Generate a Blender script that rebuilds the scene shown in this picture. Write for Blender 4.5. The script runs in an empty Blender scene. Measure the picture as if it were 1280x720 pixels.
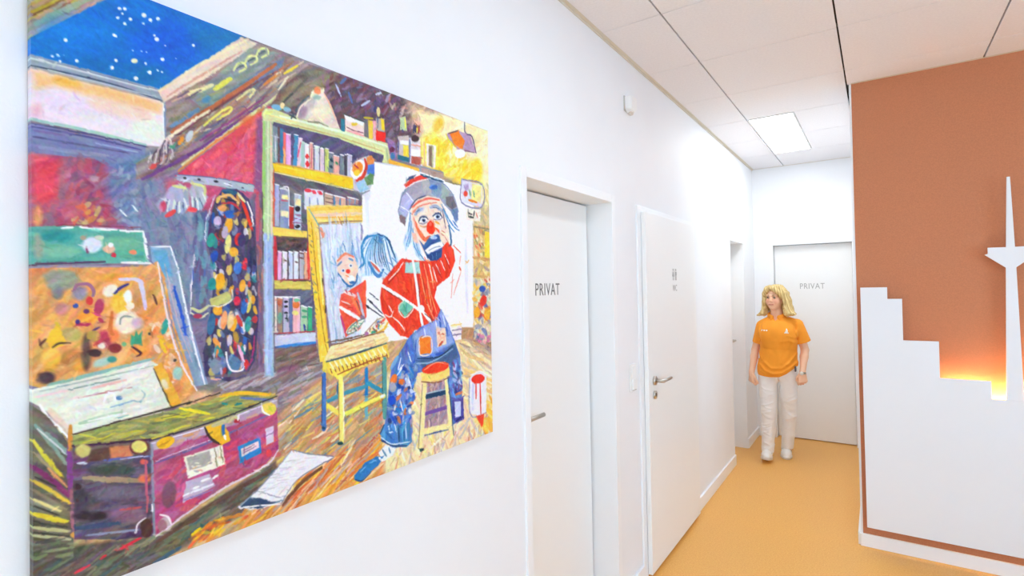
import bpy, bmesh, math, random
import numpy as np
from mathutils import Matrix, Vector
random.seed(7)
scn = bpy.context.scene
COL = scn.collection

# ------------------------------------------------------------------ camera
CAM = (0.0, 0.0, 1.66)
RIGHT = (0.82271, 0.56817, -0.01791)
DOWN = (-0.02306, 0.00188, -0.99973)
FWD = (-0.56799, 0.82291, 0.01464)
cd = bpy.data.cameras.new('camera'); cam = bpy.data.objects.new('camera', cd); COL.objects.link(cam)
cd.sensor_width = 36.0; cd.lens = 662.171 / 1280 * 36.0; cd.shift_y = -(360 - 351.2) / 1280
cd.clip_start = 0.02; cd.clip_end = 100
mw = Matrix.Identity(4)
for r in range(3):
    mw[r][0] = RIGHT[r]; mw[r][1] = -DOWN[r]; mw[r][2] = -FWD[r]; mw[r][3] = CAM[r]
cam.matrix_world = mw
scn.camera = cam

# ------------------------------------------------------------------ world, daylight, exposure
scn.view_settings.view_transform = 'Standard'
scn.view_settings.look = 'None'
scn.view_settings.gamma = 1.0
scn.view_settings.use_curve_mapping = False
scn.view_settings.exposure = 0.86
scn.cycles.use_denoising = True
scn.cycles.max_bounces = 12
scn.cycles.diffuse_bounces = 8
scn.cycles.sample_clamp_indirect = 8.0
w = bpy.data.worlds.new('world'); scn.world = w; w.use_nodes = True
wb = w.node_tree.nodes['Background']; wb.inputs[0].default_value = (0.62, 0.80, 1.0, 1); wb.inputs[1].default_value = 1.2

WIN = dict(x0=-0.95, x1=1.75, z0=0.45, z1=2.30)          # window in the wall behind the camera
XR, YB, H = 3.10, -3.00, 2.93                          # right wall, back wall, ceiling height
def area(name, loc, rot, sx, sy, power, color):
    l = bpy.data.lights.new(name, 'AREA'); l.shape = 'RECTANGLE'; l.size = sx; l.size_y = sy
    l.energy = power; l.color = color
    o = bpy.data.objects.new(name, l); COL.objects.link(o); o.location = loc; o.rotation_euler = rot
    return o
# sky light entering through the window opening
area('window_daylight', ((WIN['x0']+WIN['x1'])/2, YB-0.02, (WIN['z0']+WIN['z1'])/2), (math.pi/2, 0, math.pi),
     WIN['x1']-WIN['x0'], WIN['z1']-WIN['z0'], 190.0, (0.42, 0.715, 1.0))
WIN_ADDED = dict(y0=0.1, y1=2.5, z0=0.75, z1=2.65)         # unseen window added in the right-hand wall to light the left wall
area('window_daylight', (XR+0.02, (WIN_ADDED['y0']+WIN_ADDED['y1'])/2, (WIN_ADDED['z0']+WIN_ADDED['z1'])/2), (math.pi/2, 0, math.pi/2),
     WIN_ADDED['y1']-WIN_ADDED['y0'], WIN_ADDED['z1']-WIN_ADDED['z0'], 22.0, (0.36, 0.68, 1.0))  # cool light for the added side window
LAMP = 6.0                                             # emission of the room lamps, set below the corridor lamp
LAMP_HALL = 7.6                                       # emission of the corridor lamp
LAMP_COL = (0.80, 0.915, 1.0, 1); HALL_COL = (0.93, 0.98, 1.0, 1)

# ------------------------------------------------------------------ materials
def lin(c):
    if isinstance(c, str):
        c = tuple(int(c[i:i+2], 16) / 255 for i in (1, 3, 5))
    return tuple((x / 12.92 if x <= 0.04045 else ((x + 0.055) / 1.055) ** 2.4) for x in c)
def mat(name, col, rough=0.5, metal=0.0, noise=None, bump=None, spec=0.5, emit=None):
    """noise=(scale, amount) colour variation, bump=(scale, strength)"""
    m = bpy.data.materials.new(name); m.use_nodes = True
    nt = m.node_tree; b = nt.nodes['Principled BSDF']
    c = lin(col)
    b.inputs['Base Color'].default_value = (*c, 1); b.inputs['Roughness'].default_value = rough
    b.inputs['Metallic'].default_value = metal; b.inputs['Specular IOR Level'].default_value = spec
    tc = nt.nodes.new('ShaderNodeTexCoord')
    if noise:
        n = nt.nodes.new('ShaderNodeTexNoise'); n.inputs['Scale'].default_value = noise[0]; n.inputs['Detail'].default_value = 4
        nt.links.new(tc.outputs['Object'], n.inputs['Vector'])
        r = nt.nodes.new('ShaderNodeValToRGB'); a = noise[1]
        r.color_ramp.elements[0].position = 0.3; r.color_ramp.elements[1].position = 0.7
        r.color_ramp.elements[0].color = (*[max(0, x * (1 - a)) for x in c], 1)
        r.color_ramp.elements[1].color = (*[min(1, x * (1 + a)) for x in c], 1)
        nt.links.new(n.outputs['Fac'], r.inputs['Fac']); nt.links.new(r.outputs['Color'], b.inputs['Base Color'])
    if bump:
        n = nt.nodes.new('ShaderNodeTexNoise'); n.inputs['Scale'].default_value = bump[0]; n.inputs['Detail'].default_value = 3
        nt.links.new(tc.outputs['Object'], n.inputs['Vector'])
        bp = nt.nodes.new('ShaderNodeBump'); bp.inputs['Strength'].default_value = bump[1]; bp.inputs['Distance'].default_value = 0.002
        nt.links.new(n.outputs['Fac'], bp.inputs['Height']); nt.links.new(bp.outputs['Normal'], b.inputs['Normal'])
    if emit:
        b.inputs['Emission Color'].default_value = (*emit[0][:3], 1); b.inputs['Emission Strength'].default_value = emit[1]
    return m
M = {}
M['wall'] = mat('white_wall_paint', '#eff1f4', 0.6, noise=(3, 0.012), bump=(260, 0.12))
M['frame'] = mat('white_frame_lacquer', '#f2f4f6', 0.28)
M['door'] = mat('white_door_laminate', '#f2f3f2', 0.32)
M['gap'] = mat('dark_joint', '#2a2724', 0.8)
M['tile'] = mat('mineral_ceiling_tile', '#edecef', 0.9, noise=(90, 0.03), bump=(320, 0.35))
M['runner'] = mat('ceiling_runner', '#4a3f33', 0.7)
M['seam'] = mat('ceiling_cross_seam', '#a39a90', 0.7)
M['rail'] = mat('ceiling_edge_rail', '#d9d2c2', 0.5)
M['brown'] = mat('terracotta_wall_paint', '#c67f59', 0.75, noise=(170, 0.07), bump=(240, 0.5))
M['floor'] = None
M['metal'] = mat('brushed_steel', '#c9c4bc', 0.28, 1.0)
M['plastic'] = mat('white_plastic', '#f3f3f2', 0.35)
M['panel'] = mat('white_panel_lacquer', '#eceff3', 0.42)
M['text'] = mat('grey_lettering', '#6f6f6f', 0.5)
M['text2'] = mat('light_grey_lettering', '#a9aaa9', 0.5)
M['led'] = mat('led_strip', '#fff0d0', 0.5, emit=((1.0, 0.68, 0.28), 62.0))
M['diffuser'] = mat('lamp_diffuser', '#ffffff', 0.5, emit=(LAMP_COL, LAMP))
M['diffuser_hall'] = mat('corridor_lamp_diffuser', '#ffffff', 0.5, emit=(HALL_COL, LAMP_HALL))
M['lens'] = mat('sensor_lens', '#d8d0c4', 0.3)
M['plate_shade'] = mat('plate_and_shade_grey', '#c2bdb5', 0.4)

# speckled orange linoleum
m = bpy.data.materials.new('orange_linoleum'); m.use_nodes = True; nt = m.node_tree; b = nt.nodes['Principled BSDF']
tc = nt.nodes.new('ShaderNodeTexCoord')
n1 = nt.nodes.new('ShaderNodeTexNoise'); n1.inputs['Scale'].default_value = 120; n1.inputs['Detail'].default_value = 5; n1.inputs['Roughness'].default_value = 0.7
v1 = nt.nodes.new('ShaderNodeTexVoronoi'); v1.inputs['Scale'].default_value = 210
r1 = nt.nodes.new('ShaderNodeValToRGB')
r1.color_ramp.elements[0].position = 0.32; r1.color_ramp.elements[0].color = (*lin('#e6a048'), 1)
r1.color_ramp.elements[1].position = 0.68; r1.color_ramp.elements[1].color = (*lin('#fac670'), 1)
r2 = nt.nodes.new('ShaderNodeValToRGB')
r2.color_ramp.elements[0].position = 0.10; r2.color_ramp.elements[0].color = (*lin('#b97a38'), 1)
r2.color_ramp.elements[1].position = 0.24; r2.color_ramp.elements[1].color = (1, 1, 1, 1)
mx = nt.nodes.new('ShaderNodeMixRGB'); mx.blend_type = 'MULTIPLY'; mx.inputs[0].default_value = 0.5
for n in (n1, v1): nt.links.new(tc.outputs['Object'], n.inputs['Vector'])
nt.links.new(n1.outputs['Fac'], r1.inputs['Fac']); nt.links.new(v1.outputs['Distance'], r2.inputs['Fac'])
nt.links.new(r1.outputs['Color'], mx.inputs[1]); nt.links.new(r2.outputs['Color'], mx.inputs[2])
nt.links.new(mx.outputs['Color'], b.inputs['Base Color'])
b.inputs['Roughness'].default_value = 0.38; b.inputs['Specular IOR Level'].default_value = 0.4
M['floor'] = m

# ------------------------------------------------------------------ mesh helpers
def boxes_mesh(name, boxes, bevel=0.0, seg=2):
    bm = bmesh.new()
    for (x0, y0, z0, x1, y1, z1) in boxes:
        vs = [bm.verts.new(p) for p in ((x0,y0,z0),(x1,y0,z0),(x1,y1,z0),(x0,y1,z0),(x0,y0,z1),(x1,y0,z1),(x1,y1,z1),(x0,y1,z1))]
        for f in ((0,3,2,1),(4,5,6,7),(0,1,5,4),(1,2,6,5),(2,3,7,6),(3,0,4,7)):
            bm.faces.new([vs[i] for i in f])
    if bevel:
        bmesh.ops.bevel(bm, geom=list(bm.edges), offset=bevel, segments=seg, affect='EDGES', profile=0.5)
    me = bpy.data.meshes.new(name); bm.to_mesh(me); bm.free()
    return me
def link(name, me, m, parent=None, loc=(0,0,0), smooth=False):
    o = bpy.data.objects.new(name, me); COL.objects.link(o)
    if m is not None:
        me.materials.clear(); me.materials.append(m)
    o.location = loc
    if parent is not None: o.parent = parent
    if smooth:
        me.polygons.foreach_set('use_smooth', [True] * len(me.polygons))
    return o
def box(name, b, m, parent=None, bevel=0.0):
    return link(name, boxes_mesh(name, b if isinstance(b, list) else [b], bevel), m, parent)
def struct(o):
    o['kind'] = 'structure'; return o
def empty(name, loc=(0,0,0)):
    o = bpy.data.objects.new(name, None); COL.objects.link(o); o.location = loc; o.empty_display_size = 0.1; return o
def tag(o, label, cat, group=None):
    o['label'] = label; o['category'] = cat
    if group: o['group'] = group
    return o
def prism(name, pts, y0, y1, m, parent=None, bevel=0.0):
    """outline in x,z extruded from y0 to y1"""
    bm = bmesh.new(); vs = [bm.verts.new((x, y0, z)) for x, z in pts]
    f = bm.faces.new(vs)
    r = bmesh.ops.extrude_face_region(bm, geom=[f])
    for v in r['geom']:
        if isinstance(v, bmesh.types.BMVert): v.co.y = y1
    bmesh.ops.recalc_face_normals(bm, faces=list(bm.faces))
    if bevel: bmesh.ops.bevel(bm, geom=list(bm.edges), offset=bevel, segments=2, affect='EDGES')
    me = bpy.data.meshes.new(name); bm.to_mesh(me); bm.free()
    return link(name, me, m, parent)
def tube(name, pts, rad, m, parent=None, seg=12):
    """round rod along points with rounded joints, rad number or list"""
    P = [Vector(p) for p in pts]; n = len(P); R = rad if isinstance(rad, (list, tuple)) else [rad] * n
    bm = bmesh.new(); rings = []
    up = Vector((0.3, 0.2, 1)).normalized()
    for i in range(n):
        t = (P[min(i+1, n-1)] - P[max(i-1, 0)]).normalized()
        a = t.cross(up)
        if a.length < 1e-3: a = t.cross(Vector((1, 0, 0)))
        a.normalize(); b2 = t.cross(a)
        rings.append([bm.verts.new(P[i] + (a * math.cos(k*2*math.pi/seg) + b2 * math.sin(k*2*math.pi/seg)) * R[i]) for k in range(seg)])
    for i in range(n-1):
        for k in range(seg):
            bm.faces.new((rings[i][k], rings[i][(k+1) % seg], rings[i+1][(k+1) % seg], rings[i+1][k]))
    bm.faces.new(rings[0][::-1]); bm.faces.new(rings[-1])
    bmesh.ops.recalc_face_normals(bm, faces=list(bm.faces))
    me = bpy.data.meshes.new(name); bm.to_mesh(me); bm.free()
    return link(name, me, m, parent, smooth=True)
def lettering(name, txt, size_h, width, m, parent, mat4, depth=0.0008):
    """flat letters as a thin mesh: cap height size_h, total width, placed by mat4 (x along text, y up, z out)"""
    cu = bpy.data.curves.new(name, 'FONT'); cu.body = txt; cu.size = 1; cu.extrude = 0.5; cu.align_x = 'LEFT'; cu.resolution_u = 3
    cu.space_character = 1.12
    o = bpy.data.objects.new(name + '_tmp', cu); COL.objects.link(o)
    dg = bpy.context.evaluated_depsgraph_get(); me = bpy.data.meshes.new_from_object(o.evaluated_get(dg))
    bpy.data.objects.remove(o); bpy.data.curves.remove(cu)
    co = np.empty(len(me.vertices) * 3); me.vertices.foreach_get('co', co); co = co.reshape(-1, 3)
    co -= co.min(0); co *= np.array([width, size_h, depth]) / co.max(0)
    me.vertices.foreach_set('co', co.ravel()); me.update(); me.transform(mat4)
    me.name = name
    return link(name, me, m, parent)

# ------------------------------------------------------------------ the setting
WX = -1.123            # face of the left wall
YE = 6.35              # face of the end wall
YBR = 4.02             # face of the terracotta wall
D1 = (1.723, 2.530, 2.098); D3 = (5.20, 5.78, 2.08); D4 = (-0.933, -0.203, 2.08)

fl = struct(box('floor', (WX-0.3, YB-0.2, -0.05, XR+0.2, YE+0.3, 0.0), M['floor']))
# left wall with two recessed doorways
wb_ = []
ys = [YB-0.2, D1[0], D1[1], D3[0], D3[1], YE+0.3]
for i in range(5):
    z0 = {1: D1[2], 3: D3[2]}.get(i, 0.0)
    wb_.append((WX-0.28, ys[i], z0, WX, ys[i+1], 3.1))
struct(box('wall_left', wb_, M['wall']))
struct(box('wall_end', [(WX, YE, 0, D4[0], YE+0.25, 3.1), (D4[1], YE, 0, 0.2, YE+0.25, 3.1), (D4[0], YE, D4[2], D4[1], YE+0.25, 3.1)], M['wall']))
struct(box('wall_corridor', (-0.124, YBR+0.002, 0, 0.2, YE, 3.1), M['wall']))
struct(box('wall_terracotta', (-0.112, YBR, 0, XR+0.2, YBR+0.2, 3.1), M['brown']))
struct(box('wall_right', [(XR, YB-0.2, 0, XR+0.2, WIN_ADDED['y0'], 3.1), (XR, WIN_ADDED['y1'], 0, XR+0.2, YBR, 3.1),
                          (XR, WIN_ADDED['y0'], 0, XR+0.2, WIN_ADDED['y1'], WIN_ADDED['z0']), (XR, WIN_ADDED['y0'], WIN_ADDED['z1'], XR+0.2, WIN_ADDED['y1'], 3.1)], M['wall']))
struct(box('wall_back', [(WX, YB-0.2, 0, WIN['x0'], YB, 3.1), (WIN['x1'], YB-0.2, 0, XR, YB, 3.1),
                         (WIN['x0'], YB-0.2, 0, WIN['x1'], YB, WIN['z0']), (WIN['x0'], YB-0.2, WIN['z1'], WIN['x1'], YB, 3.1)], M['wall']))
wn = struct(empty('window_1', ((WIN['x0']+WIN['x1'])/2, YB-0.1, WIN['z0'])))
def wpart(name, b, m):
    o = box(name, b, m); o.parent = wn; o.matrix_parent_inverse = Matrix.Translation(-wn.location); return o
x0, x1, z0, z1 = WIN['x0'], WIN['x1'], WIN['z0'], WIN['z1']; xm = (x0+x1)/2
wpart('window_frame', [(x0, YB-0.12, z0, x0+.06, YB-.06, z1), (x1-.06, YB-.12, z0, x1, YB-.06, z1), (x0+.06, YB-.12, z0, x1-.06, YB-.06, z0+.06),
                       (x0+.06, YB-.12, z1-.06, x1-.06, YB-.06, z1), (xm-.04, YB-.12, z0+.06, xm+.04, YB-.06, z1-.06)], M['frame'])
wpart('window_sill', (x0-.04, YB-.02, z0-.03, x1+.04, YB+.12, z0), M['frame'])
wn = struct(empty('added_window', (XR+0.1, (WIN_ADDED['y0']+WIN_ADDED['y1'])/2, WIN_ADDED['z0'])))
y0, y1, z0, z1 = WIN_ADDED['y0'], WIN_ADDED['y1'], WIN_ADDED['z0'], WIN_ADDED['z1']; ym = (y0+y1)/2
wpart('window_frame', [(XR+.06, y0, z0, XR+.12, y0+.06, z1), (XR+.06, y1-.06, z0, XR+.12, y1, z1), (XR+.06, y0+.06, z0, XR+.12, y1-.06, z0+.06),
                       (XR+.06, y0+.06, z1-.06, XR+.12, y1-.06, z1), (XR+.06, ym-.04, z0+.06, XR+.12, ym+.04, z1-.06)], M['frame'])
wpart('window_sill', (XR-.12, y0-.04, z0-.03, XR+.02, y1+.04, z0), M['frame'])

# suspended ceiling: every tile its own piece in a grid of dark runners
ceil = struct(box('ceiling', (WX-0.3, YB-0.2, H+0.045, XR+0.2, YE+0.3, H+0.09), M['runner']))
XS = [WX+0.004, -0.8055] + [-0.137 + 0.6635*k for k in range(0, 6)]
XS[-1] = min(XS[-1], XR)
YS = [2.430 + 0.655*k for k in range(-9, 7)]
YS = [max(YB, YS[0])] + YS[1:]
LIGHTS = [(-0.8055+0.004, 4.408, -0.484, 5.697)]                       # the light above the corridor
LIGHTS += [(-0.137+0.018, 1.128, 0.185, 2.417), (1.8535+0.018, -1.492, 2.175, -0.203)]  # the last one is an unseen panel added to brighten the room
tile_cache = {}
def tile(x0, y0, x1, y1):
    k = (round(x1-x0, 4), round(y1-y0, 4))
    if k not in tile_cache:
        tile_cache[k] = boxes_mesh('ceiling_tile', [(0, 0, 0, k[0], k[1], 0.018)]); tile_cache[k].materials.append(M['tile'])
    o = bpy.data.objects.new('ceiling_tile', tile_cache[k]); COL.objects.link(o); o.location = (x0, y0, H); o.parent = ceil
gx, gy = 0.0042, 0.0020
for i in range(len(XS)-1):
    for j in range(len(YS)-1):
        a, b_, c, d = XS[i]+gx, YS[j]+gy, XS[i+1]-gx, min(YS[j+1], YE)-gy
        if c - a < 0.03 or d - b_ < 0.03: continue
        if a > -0.12 and b_ >= YBR: continue
        if a > -0.2 and d > YBR: d = YBR
        cut = None
        for L in LIGHTS:
            if L[1] < (b_+d)/2 < L[3] and L[0] >= a-0.02 and L[2] < c: cut = L
        if cut: tile(cut[2]+0.004, b_, c, d)
        else: tile(a, b_, c, d)
box('runner_light', [(XS[0], y-0.004, H+0.006, XR, y+0.004, H+0.02) for y in YS[1:] if y < YBR] , M['seam'], ceil)
struct(box('trim_1', [(WX, YB, H-0.012, WX+0.006, YE, H+0.02), (WX, YB, H-0.002, WX+0.022, YE, H-0.0005)], M['rail']))
struct(box('trim_2', [(-0.112, YBR-0.018, H-0.002, XR, YBR, H-0.0005)], M['rail']))
struct(box('trim_3', [(WX+0.022, YE-0.018, H-0.002, -0.124, YE, H-0.0005)], M['rail']))

def ceiling_light(L, label, dm='diffuser'):
    x0, y0, x1, y1 = L
    t = tag(empty('ceiling_light', ((x0+x1)/2, (y0+y1)/2, H)), label, 'light')
    def p(name, b, m):
        o = box(name, b, m); o.parent = t; o.matrix_parent_inverse = Matrix.Translation(-t.location); return o
    f = 0.012
    p('housing', [(x0, y0, H+.012, x1, y1, H+.045)], M['plastic'])
    p('frame', [(x0, y0, H-.003, x0+f, y1, H+.012), (x1-f, y0, H-.003, x1, y1, H+.012), (x0+f, y0, H-.003, x1-f, y0+f, H+.012), (x0+f, y1-f, H-.003, x1-f, y1, H+.012)], M['plastic'])
    p('diffuser', [(x0+f, y0+f, H+.001, x1-f, y1-f, H+.008)], M[dm])
ceiling_light(LIGHTS[0], 'long bright ceiling light panel above the corridor', 'diffuser_hall')
for L, s in zip(LIGHTS[1:], ('ceiling light panel between the painting and the terracotta wall', 'added unseen ceiling light panel behind the camera')):
    ceiling_light(L, s)

# baseboards
def bb(name, b): return struct(box(name, b, M['frame'], bevel=0.003))
bh = 0.095
bb('baseboard_left', (WX, YB, 0.0005, WX+.015, D1[0]-.036, bh))
bb('baseboard_left', (WX, D1[1]+.036, 0.0005, WX+.015, 2.868, bh))
bb('baseboard_left', (WX, 3.952, 0.0005, WX+.015, D3[0]-.004, bh))
bb('baseboard_left', (WX, D3[1]+.004, 0.0005, WX+.015, YE, bh))
bb('baseboard_end', (WX+.0155, YE-.015, 0.0005, D4[0]-.036, YE, bh))
bb('baseboard_terracotta', (-0.127, YBR-.016, 0.0005, XR, YBR, 0.079))
bb('baseboard_corridor', (-0.139, YBR+.0005, 0.0005, -0.124, YE, 0.079))
bb('baseboard_right', (XR-.015, YB, 0.0005, XR, YBR-.017, bh))
bb('baseboard_back', (WX+.016, YB, 0.0005, XR-.016, YB+.015, bh))

# doors -------------------------------------------------------------
def XF(o, ax, ay, az):   # matrix with columns = text axis, up axis, outward axis
    mt = Matrix.Identity(4)
    for r in range(3): mt[r][0], mt[r][1], mt[r][2], mt[r][3] = ax[r], ay[r], az[r], o[r]
    return mt
def door_root(name, loc): return struct(empty(name, loc))
def kid(root, o):
    o.parent = root; o.matrix_parent_inverse = Matrix.Translation(-root.location); return o
def lever_x(root, x, y, z, dy, L=0.12, lock=True, key=True):
    """lever handle on a face looking to +x; dy = direction of the lever"""
    h = kid(root, tube('handle', [(x, y, z), (x+.012, y, z)], 0.026, M['metal'], seg=24))
    sub = []
    sub.append(tube('lever', [(x+.012, y, z), (x+.045, y, z), (x+.054, y+dy*.010, z), (x+.055, y+dy*.03, z), (x+.055, y+dy*L, z)], [.010, .010, .0105, .0100, .0095], M['metal']))
    if lock:
        sub.append(tube('lock_rosette', [(x, y, z-.082), (x+.010, y, z-.082)], 0.024, M['metal'], seg=24))
        sub.append(box('keyhole', (x+.010, y-.004, z-.092, x+.0115, y+.004, z-.072), M['gap']))
    for s in sub:
        s.parent = h
# door 1: recessed leaf marked PRIVAT
xl = WX - 0.13
d = door_root('door_1', (xl, D1[0], 0))
kid(d, box('frame', [(WX-.17, D1[0]-.035, .0005, WX+.010, D1[0]+.004, D1[2]+.035), (WX-.17, D1[1]-.004, .0005, WX+.010, D1[1]+.035, D1[2]+.035),
                     (WX-.17, D1[0]+.004, D1[2]-.004, WX+.010, D1[1]-.004, D1[2]+.035)], M['frame'], bevel=0.002))
kid(d, box('seal', (xl-.05, D1[0]+.005, .002, xl-.035, D1[1]-.005, D1[2]-.005), M['gap']))
lf = kid(d, box('leaf', (xl-.034, D1[0]+.010, .008, xl, D1[1]-.016, D1[2]-.011), M['door'], bevel=0.0012))
lever_x(d, xl, 1.825, 1.115, 1, 0.135)
kid(d, lettering('lettering', 'PRIVAT', 0.055, 0.216, M['text'], None, XF((xl+.0002, 1.997, 1.627), (0,1,0), (0,0,1), (1,0,0))))
# door 2: wide leaf lying on the wall with lever and pictogram
xl2 = WX + 0.04
d = door_root('door_2', (xl2, 2.92, 0))
kid(d, box('frame', [(WX, 2.872, .0005, WX+.012, 2.925, 2.122), (WX, 3.895, .0005, WX+.012, 3.948, 2.122), (WX, 2.925, 2.07, WX+.012, 3.895, 2.122)], M['frame'], bevel=0.002))
kid(d, box('seal', (WX+.001, 2.928, .03, WX+.013, 3.892, 2.075), M['plastic']))
kid(d, box('leaf', (WX+.014, 2.918, .026, xl2, 3.902, 2.088), M['door'], bevel=0.0018))
lever_x(d, xl2, 3.005, 1.112, 1, 0.14)
pic = []
def person_sign(y, skirt):
    bm = bmesh.new()
    def poly(pts):
        f = bm.faces.new([bm.verts.new((xl2+.0002, a, c)) for a, c in pts])
        r = bmesh.ops.extrude_face_region(bm, geom=[f])
        for v in r['geom']:
            if isinstance(v, bmesh.types.BMVert): v.co.x += .0008
    zz = 1.772
    poly([(y + .0085*math.cos(a*math.pi/6), zz-.009 + .0085*math.sin(a*math.pi/6)) for a in range(12)])
    if skirt: poly([(y-.008, zz-.02), (y+.008, zz-.02), (y+.019, zz-.052), (y+.006, zz-.052), (y+.006, zz-.076), (y-.006, zz-.076), (y-.006, zz-.052), (y-.019, zz-.052)])
    else: poly([(y-.014, zz-.02), (y+.014, zz-.02), (y+.014, zz-.045), (y+.009, zz-.045), (y+.009, zz-.076), (y-.009, zz-.076), (y-.009, zz-.045), (y-.014, zz-.045)])
    bmesh.ops.recalc_face_normals(bm, faces=list(bm.faces))
    me = bpy.data.meshes.new('pictogram'); bm.to_mesh(me); bm.free()
    return link('pictogram', me, M['text2'])
kid(d, person_sign(3.395, True)); kid(d, person_sign(3.452, False))
kid(d, box('pictogram_divider', (xl2+.0002, 3.4235, 1.697, xl2+.001, 3.4265, 1.771), M['text2']))
kid(d, lettering('lettering', 'WC', 0.040, 0.085, M['text2'], None, XF((xl2+.0002, 3.383, 1.627), (0,1,0), (0,0,1), (1,0,0))))
# door 3: far recessed door
xl3 = WX - 0.12
d = door_root('door_3', (xl3, D3[0], 0))
kid(d, box('frame', [(WX-.17, D3[0]-.003, .0005, WX+.003, D3[0]+.004, D3[2]+.003), (WX-.17, D3[1]-.004, .0005, WX+.003, D3[1]+.003, D3[2]+.003),
                     (WX-.17, D3[0]+.004, D3[2]-.004, WX+.003, D3[1]-.004, D3[2]+.003)], M['frame']))
kid(d, box('leaf', (xl3-.04, D3[0]+.008, .008, xl3, D3[1]-.010, D3[2]-.010), M['door']))
lever_x(d, xl3, 5.66, 1.10, -1, 0.115)
# door 4: end of the corridor, marked PRIVAT
yl4 = YE + 0.07
d = door_root('door_4', (D4[0], yl4, 0))
kid(d, box('frame', [(D4[0]-.035, YE-.010, .0005, D4[0]+.004, YE+.12, D4[2]+.035), (D4[1]-.004, YE-.010, .0005, D4[1]+.035, YE+.12, D4[2]+.035),
                     (D4[0]+.004, YE-.010, D4[2]-.004, D4[1]-.004, YE+.12, D4[2]+.035)], M['frame'], bevel=0.002))
kid(d, box('seal', (D4[0]+.005, yl4+.042, .002, D4[1]-.005, yl4+.05, D4[2]-.005), M['gap']))
kid(d, box('leaf', (D4[0]+.007, yl4, .009, D4[1]-.008, yl4+.04, D4[2]-.009), M['door'], bevel=0.0012))
h = kid(d, tube('handle', [(-.865, yl4, 1.10), (-.865, yl4-.012, 1.10)], .026, M['metal'], seg=24))
for s in (tube('lever', [(-.865, yl4-.012, 1.10), (-.865, yl4-.045, 1.10), (-.855, yl4-.055, 1.10), (-.745, yl4-.055, 1.10)], .0098, M['metal']),
          tube('lock_rosette', [(-.865, yl4, 1.018), (-.865, yl4-.01, 1.018)], .024, M['metal'], seg=24)):
    s.parent = h
kid(d, lettering('lettering', 'PRIVAT', 0.058, 0.228, M['text2'], None, XF((-.686, yl4-.0002, 1.603), (1,0,0), (0,0,1), (0,-1,0))))

# wall fittings ------------------------------------------------------
def fit(name, label, cat, loc): return tag(empty(name, loc), label, cat)
s = fit('motion_sensor', 'small white wall sensor box high on the left wall between two doors', 'sensor', (WX, 2.80, 2.66))
y0, y1, zb, zt = 2.735, 2.815, 2.615, 2.705
bm = bmesh.new()
prof = [(y0, zb+.018), (y0+.02, zb+.006), ((y0+y1)/2, zb), (y1-.02, zb+.006), (y1, zb+.018), (y1, zt), (y0, zt)]
f = bm.faces.new([bm.verts.new((WX+.006, a, c)) for a, c in prof]); r = bmesh.ops.extrude_face_region(bm, geom=[f])
for v in r['geom']:
    if isinstance(v, bmesh.types.BMVert): v.co.x = WX + .045
bmesh.ops.recalc_face_normals(bm, faces=list(bm.faces)); bmesh.ops.bevel(bm, geom=list(bm.edges), offset=.004, segments=2, affect='EDGES')
me = bpy.data.meshes.new('sensor_housing'); bm.to_mesh(me); bm.free(); kid(s, link('housing', me, M['plastic']))
kid(s, box('back_plate', (WX, y0-.003, zb+.01, WX+.006, y1+.003, zt+.002), M['plate_shade'], bevel=.001))
kid(s, tube('lens', [(WX+.026, (y0+y1)/2, zb-.010), (WX+.026, (y0+y1)/2, zb+.008)], [.010, .018], M['lens'], seg=20))
s = fit('light_switch', 'white double wall switch beside the door with the pictogram', 'switch', (WX, 2.78, 1.17))
kid(s, box('switch_plate', (WX, 2.735, 1.085, WX+.009, 2.815, 1.235), M['plastic'], bevel=.003))
kid(s, box('rocker', (WX+.009, 2.748, 1.168, WX+.0125, 2.802, 1.222), M['plastic'], bevel=.0015))
kid(s, box('socket_cover', (WX+.009, 2.748, 1.097, WX+.018, 2.802, 1.152), M['plastic'], bevel=.003))
kid(s, box('painted_socket_shade', (WX+.009, 2.756, 1.092, WX+.016, 2.794, 1.098), M['plate_shade']))  # grey strip puts the shade below the socket cover into colour

# skyline panel with television tower, held off the wall, warm strip behind
YP = YBR - 0.06
sk = tag(empty('skyline_panel', (0.6, YP, 0.14)), 'white stepped skyline panel with tower silhouette on the terracotta wall', 'wall panel')
XT = 0.606
left = [(-0.091, 1.628), (0.046, 1.628), (0.046, 1.557), (0.118, 1.557), (0.118, 1.307), (0.286, 1.307), (0.286, 1.095), (0.510, 1.095), (0.510, 0.996), (0.570, 0.996)]
right = [(0.672, 0.996), (0.672, 1.150), (0.80, 1.150), (0.80, 1.015), (0.98, 1.015), (0.98, 1.36), (1.16, 1.36), (1.16, 1.21), (1.38, 1.21), (1.38, 1.50), (1.62, 1.50)]
kid(sk, prism('city_silhouette', [(-0.089, 0.140)] + left + right + [(1.62, 0.140)], YP, YP+0.012, M['panel'], bevel=0.0008))
def half(sx, p): return (XT + sx * p[0], p[1])
tw = [(0.036, 0.997), (0.021, 1.728), (0.021, 1.728), (0.101, 1.796), (0.108, 1.803), (0.0945, 1.808), (0.0945, 1.842), (0.018, 1.841), (0.007, 2.229)]
tw = [tw[0], tw[1]] + tw[3:]
kid(sk, prism('tower_silhouette', [half(-1, p) for p in tw] + [half(1, p) for p in tw[::-1]], YP-0.001, YP+0.011, M['panel'], bevel=0.0006))
for x, z in ((0.0, 0.3), (0.0, 1.5), (0.75, 0.3), (1.5, 0.3), (1.5, 1.35), (0.606, 1.6), (0.606, 1.9)):
    kid(sk, tube('standoff', [(x, YP+.011, z), (x, YBR-.001, z)], .007, M['metal']))
kid(sk, box('light_strip', [(0.505, YBR-.034, 0.974, 1.1, YBR-.020, 0.986), (0.300, YBR-.030, 1.012, 0.500, YBR-.020, 1.020)], M['led']))

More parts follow.
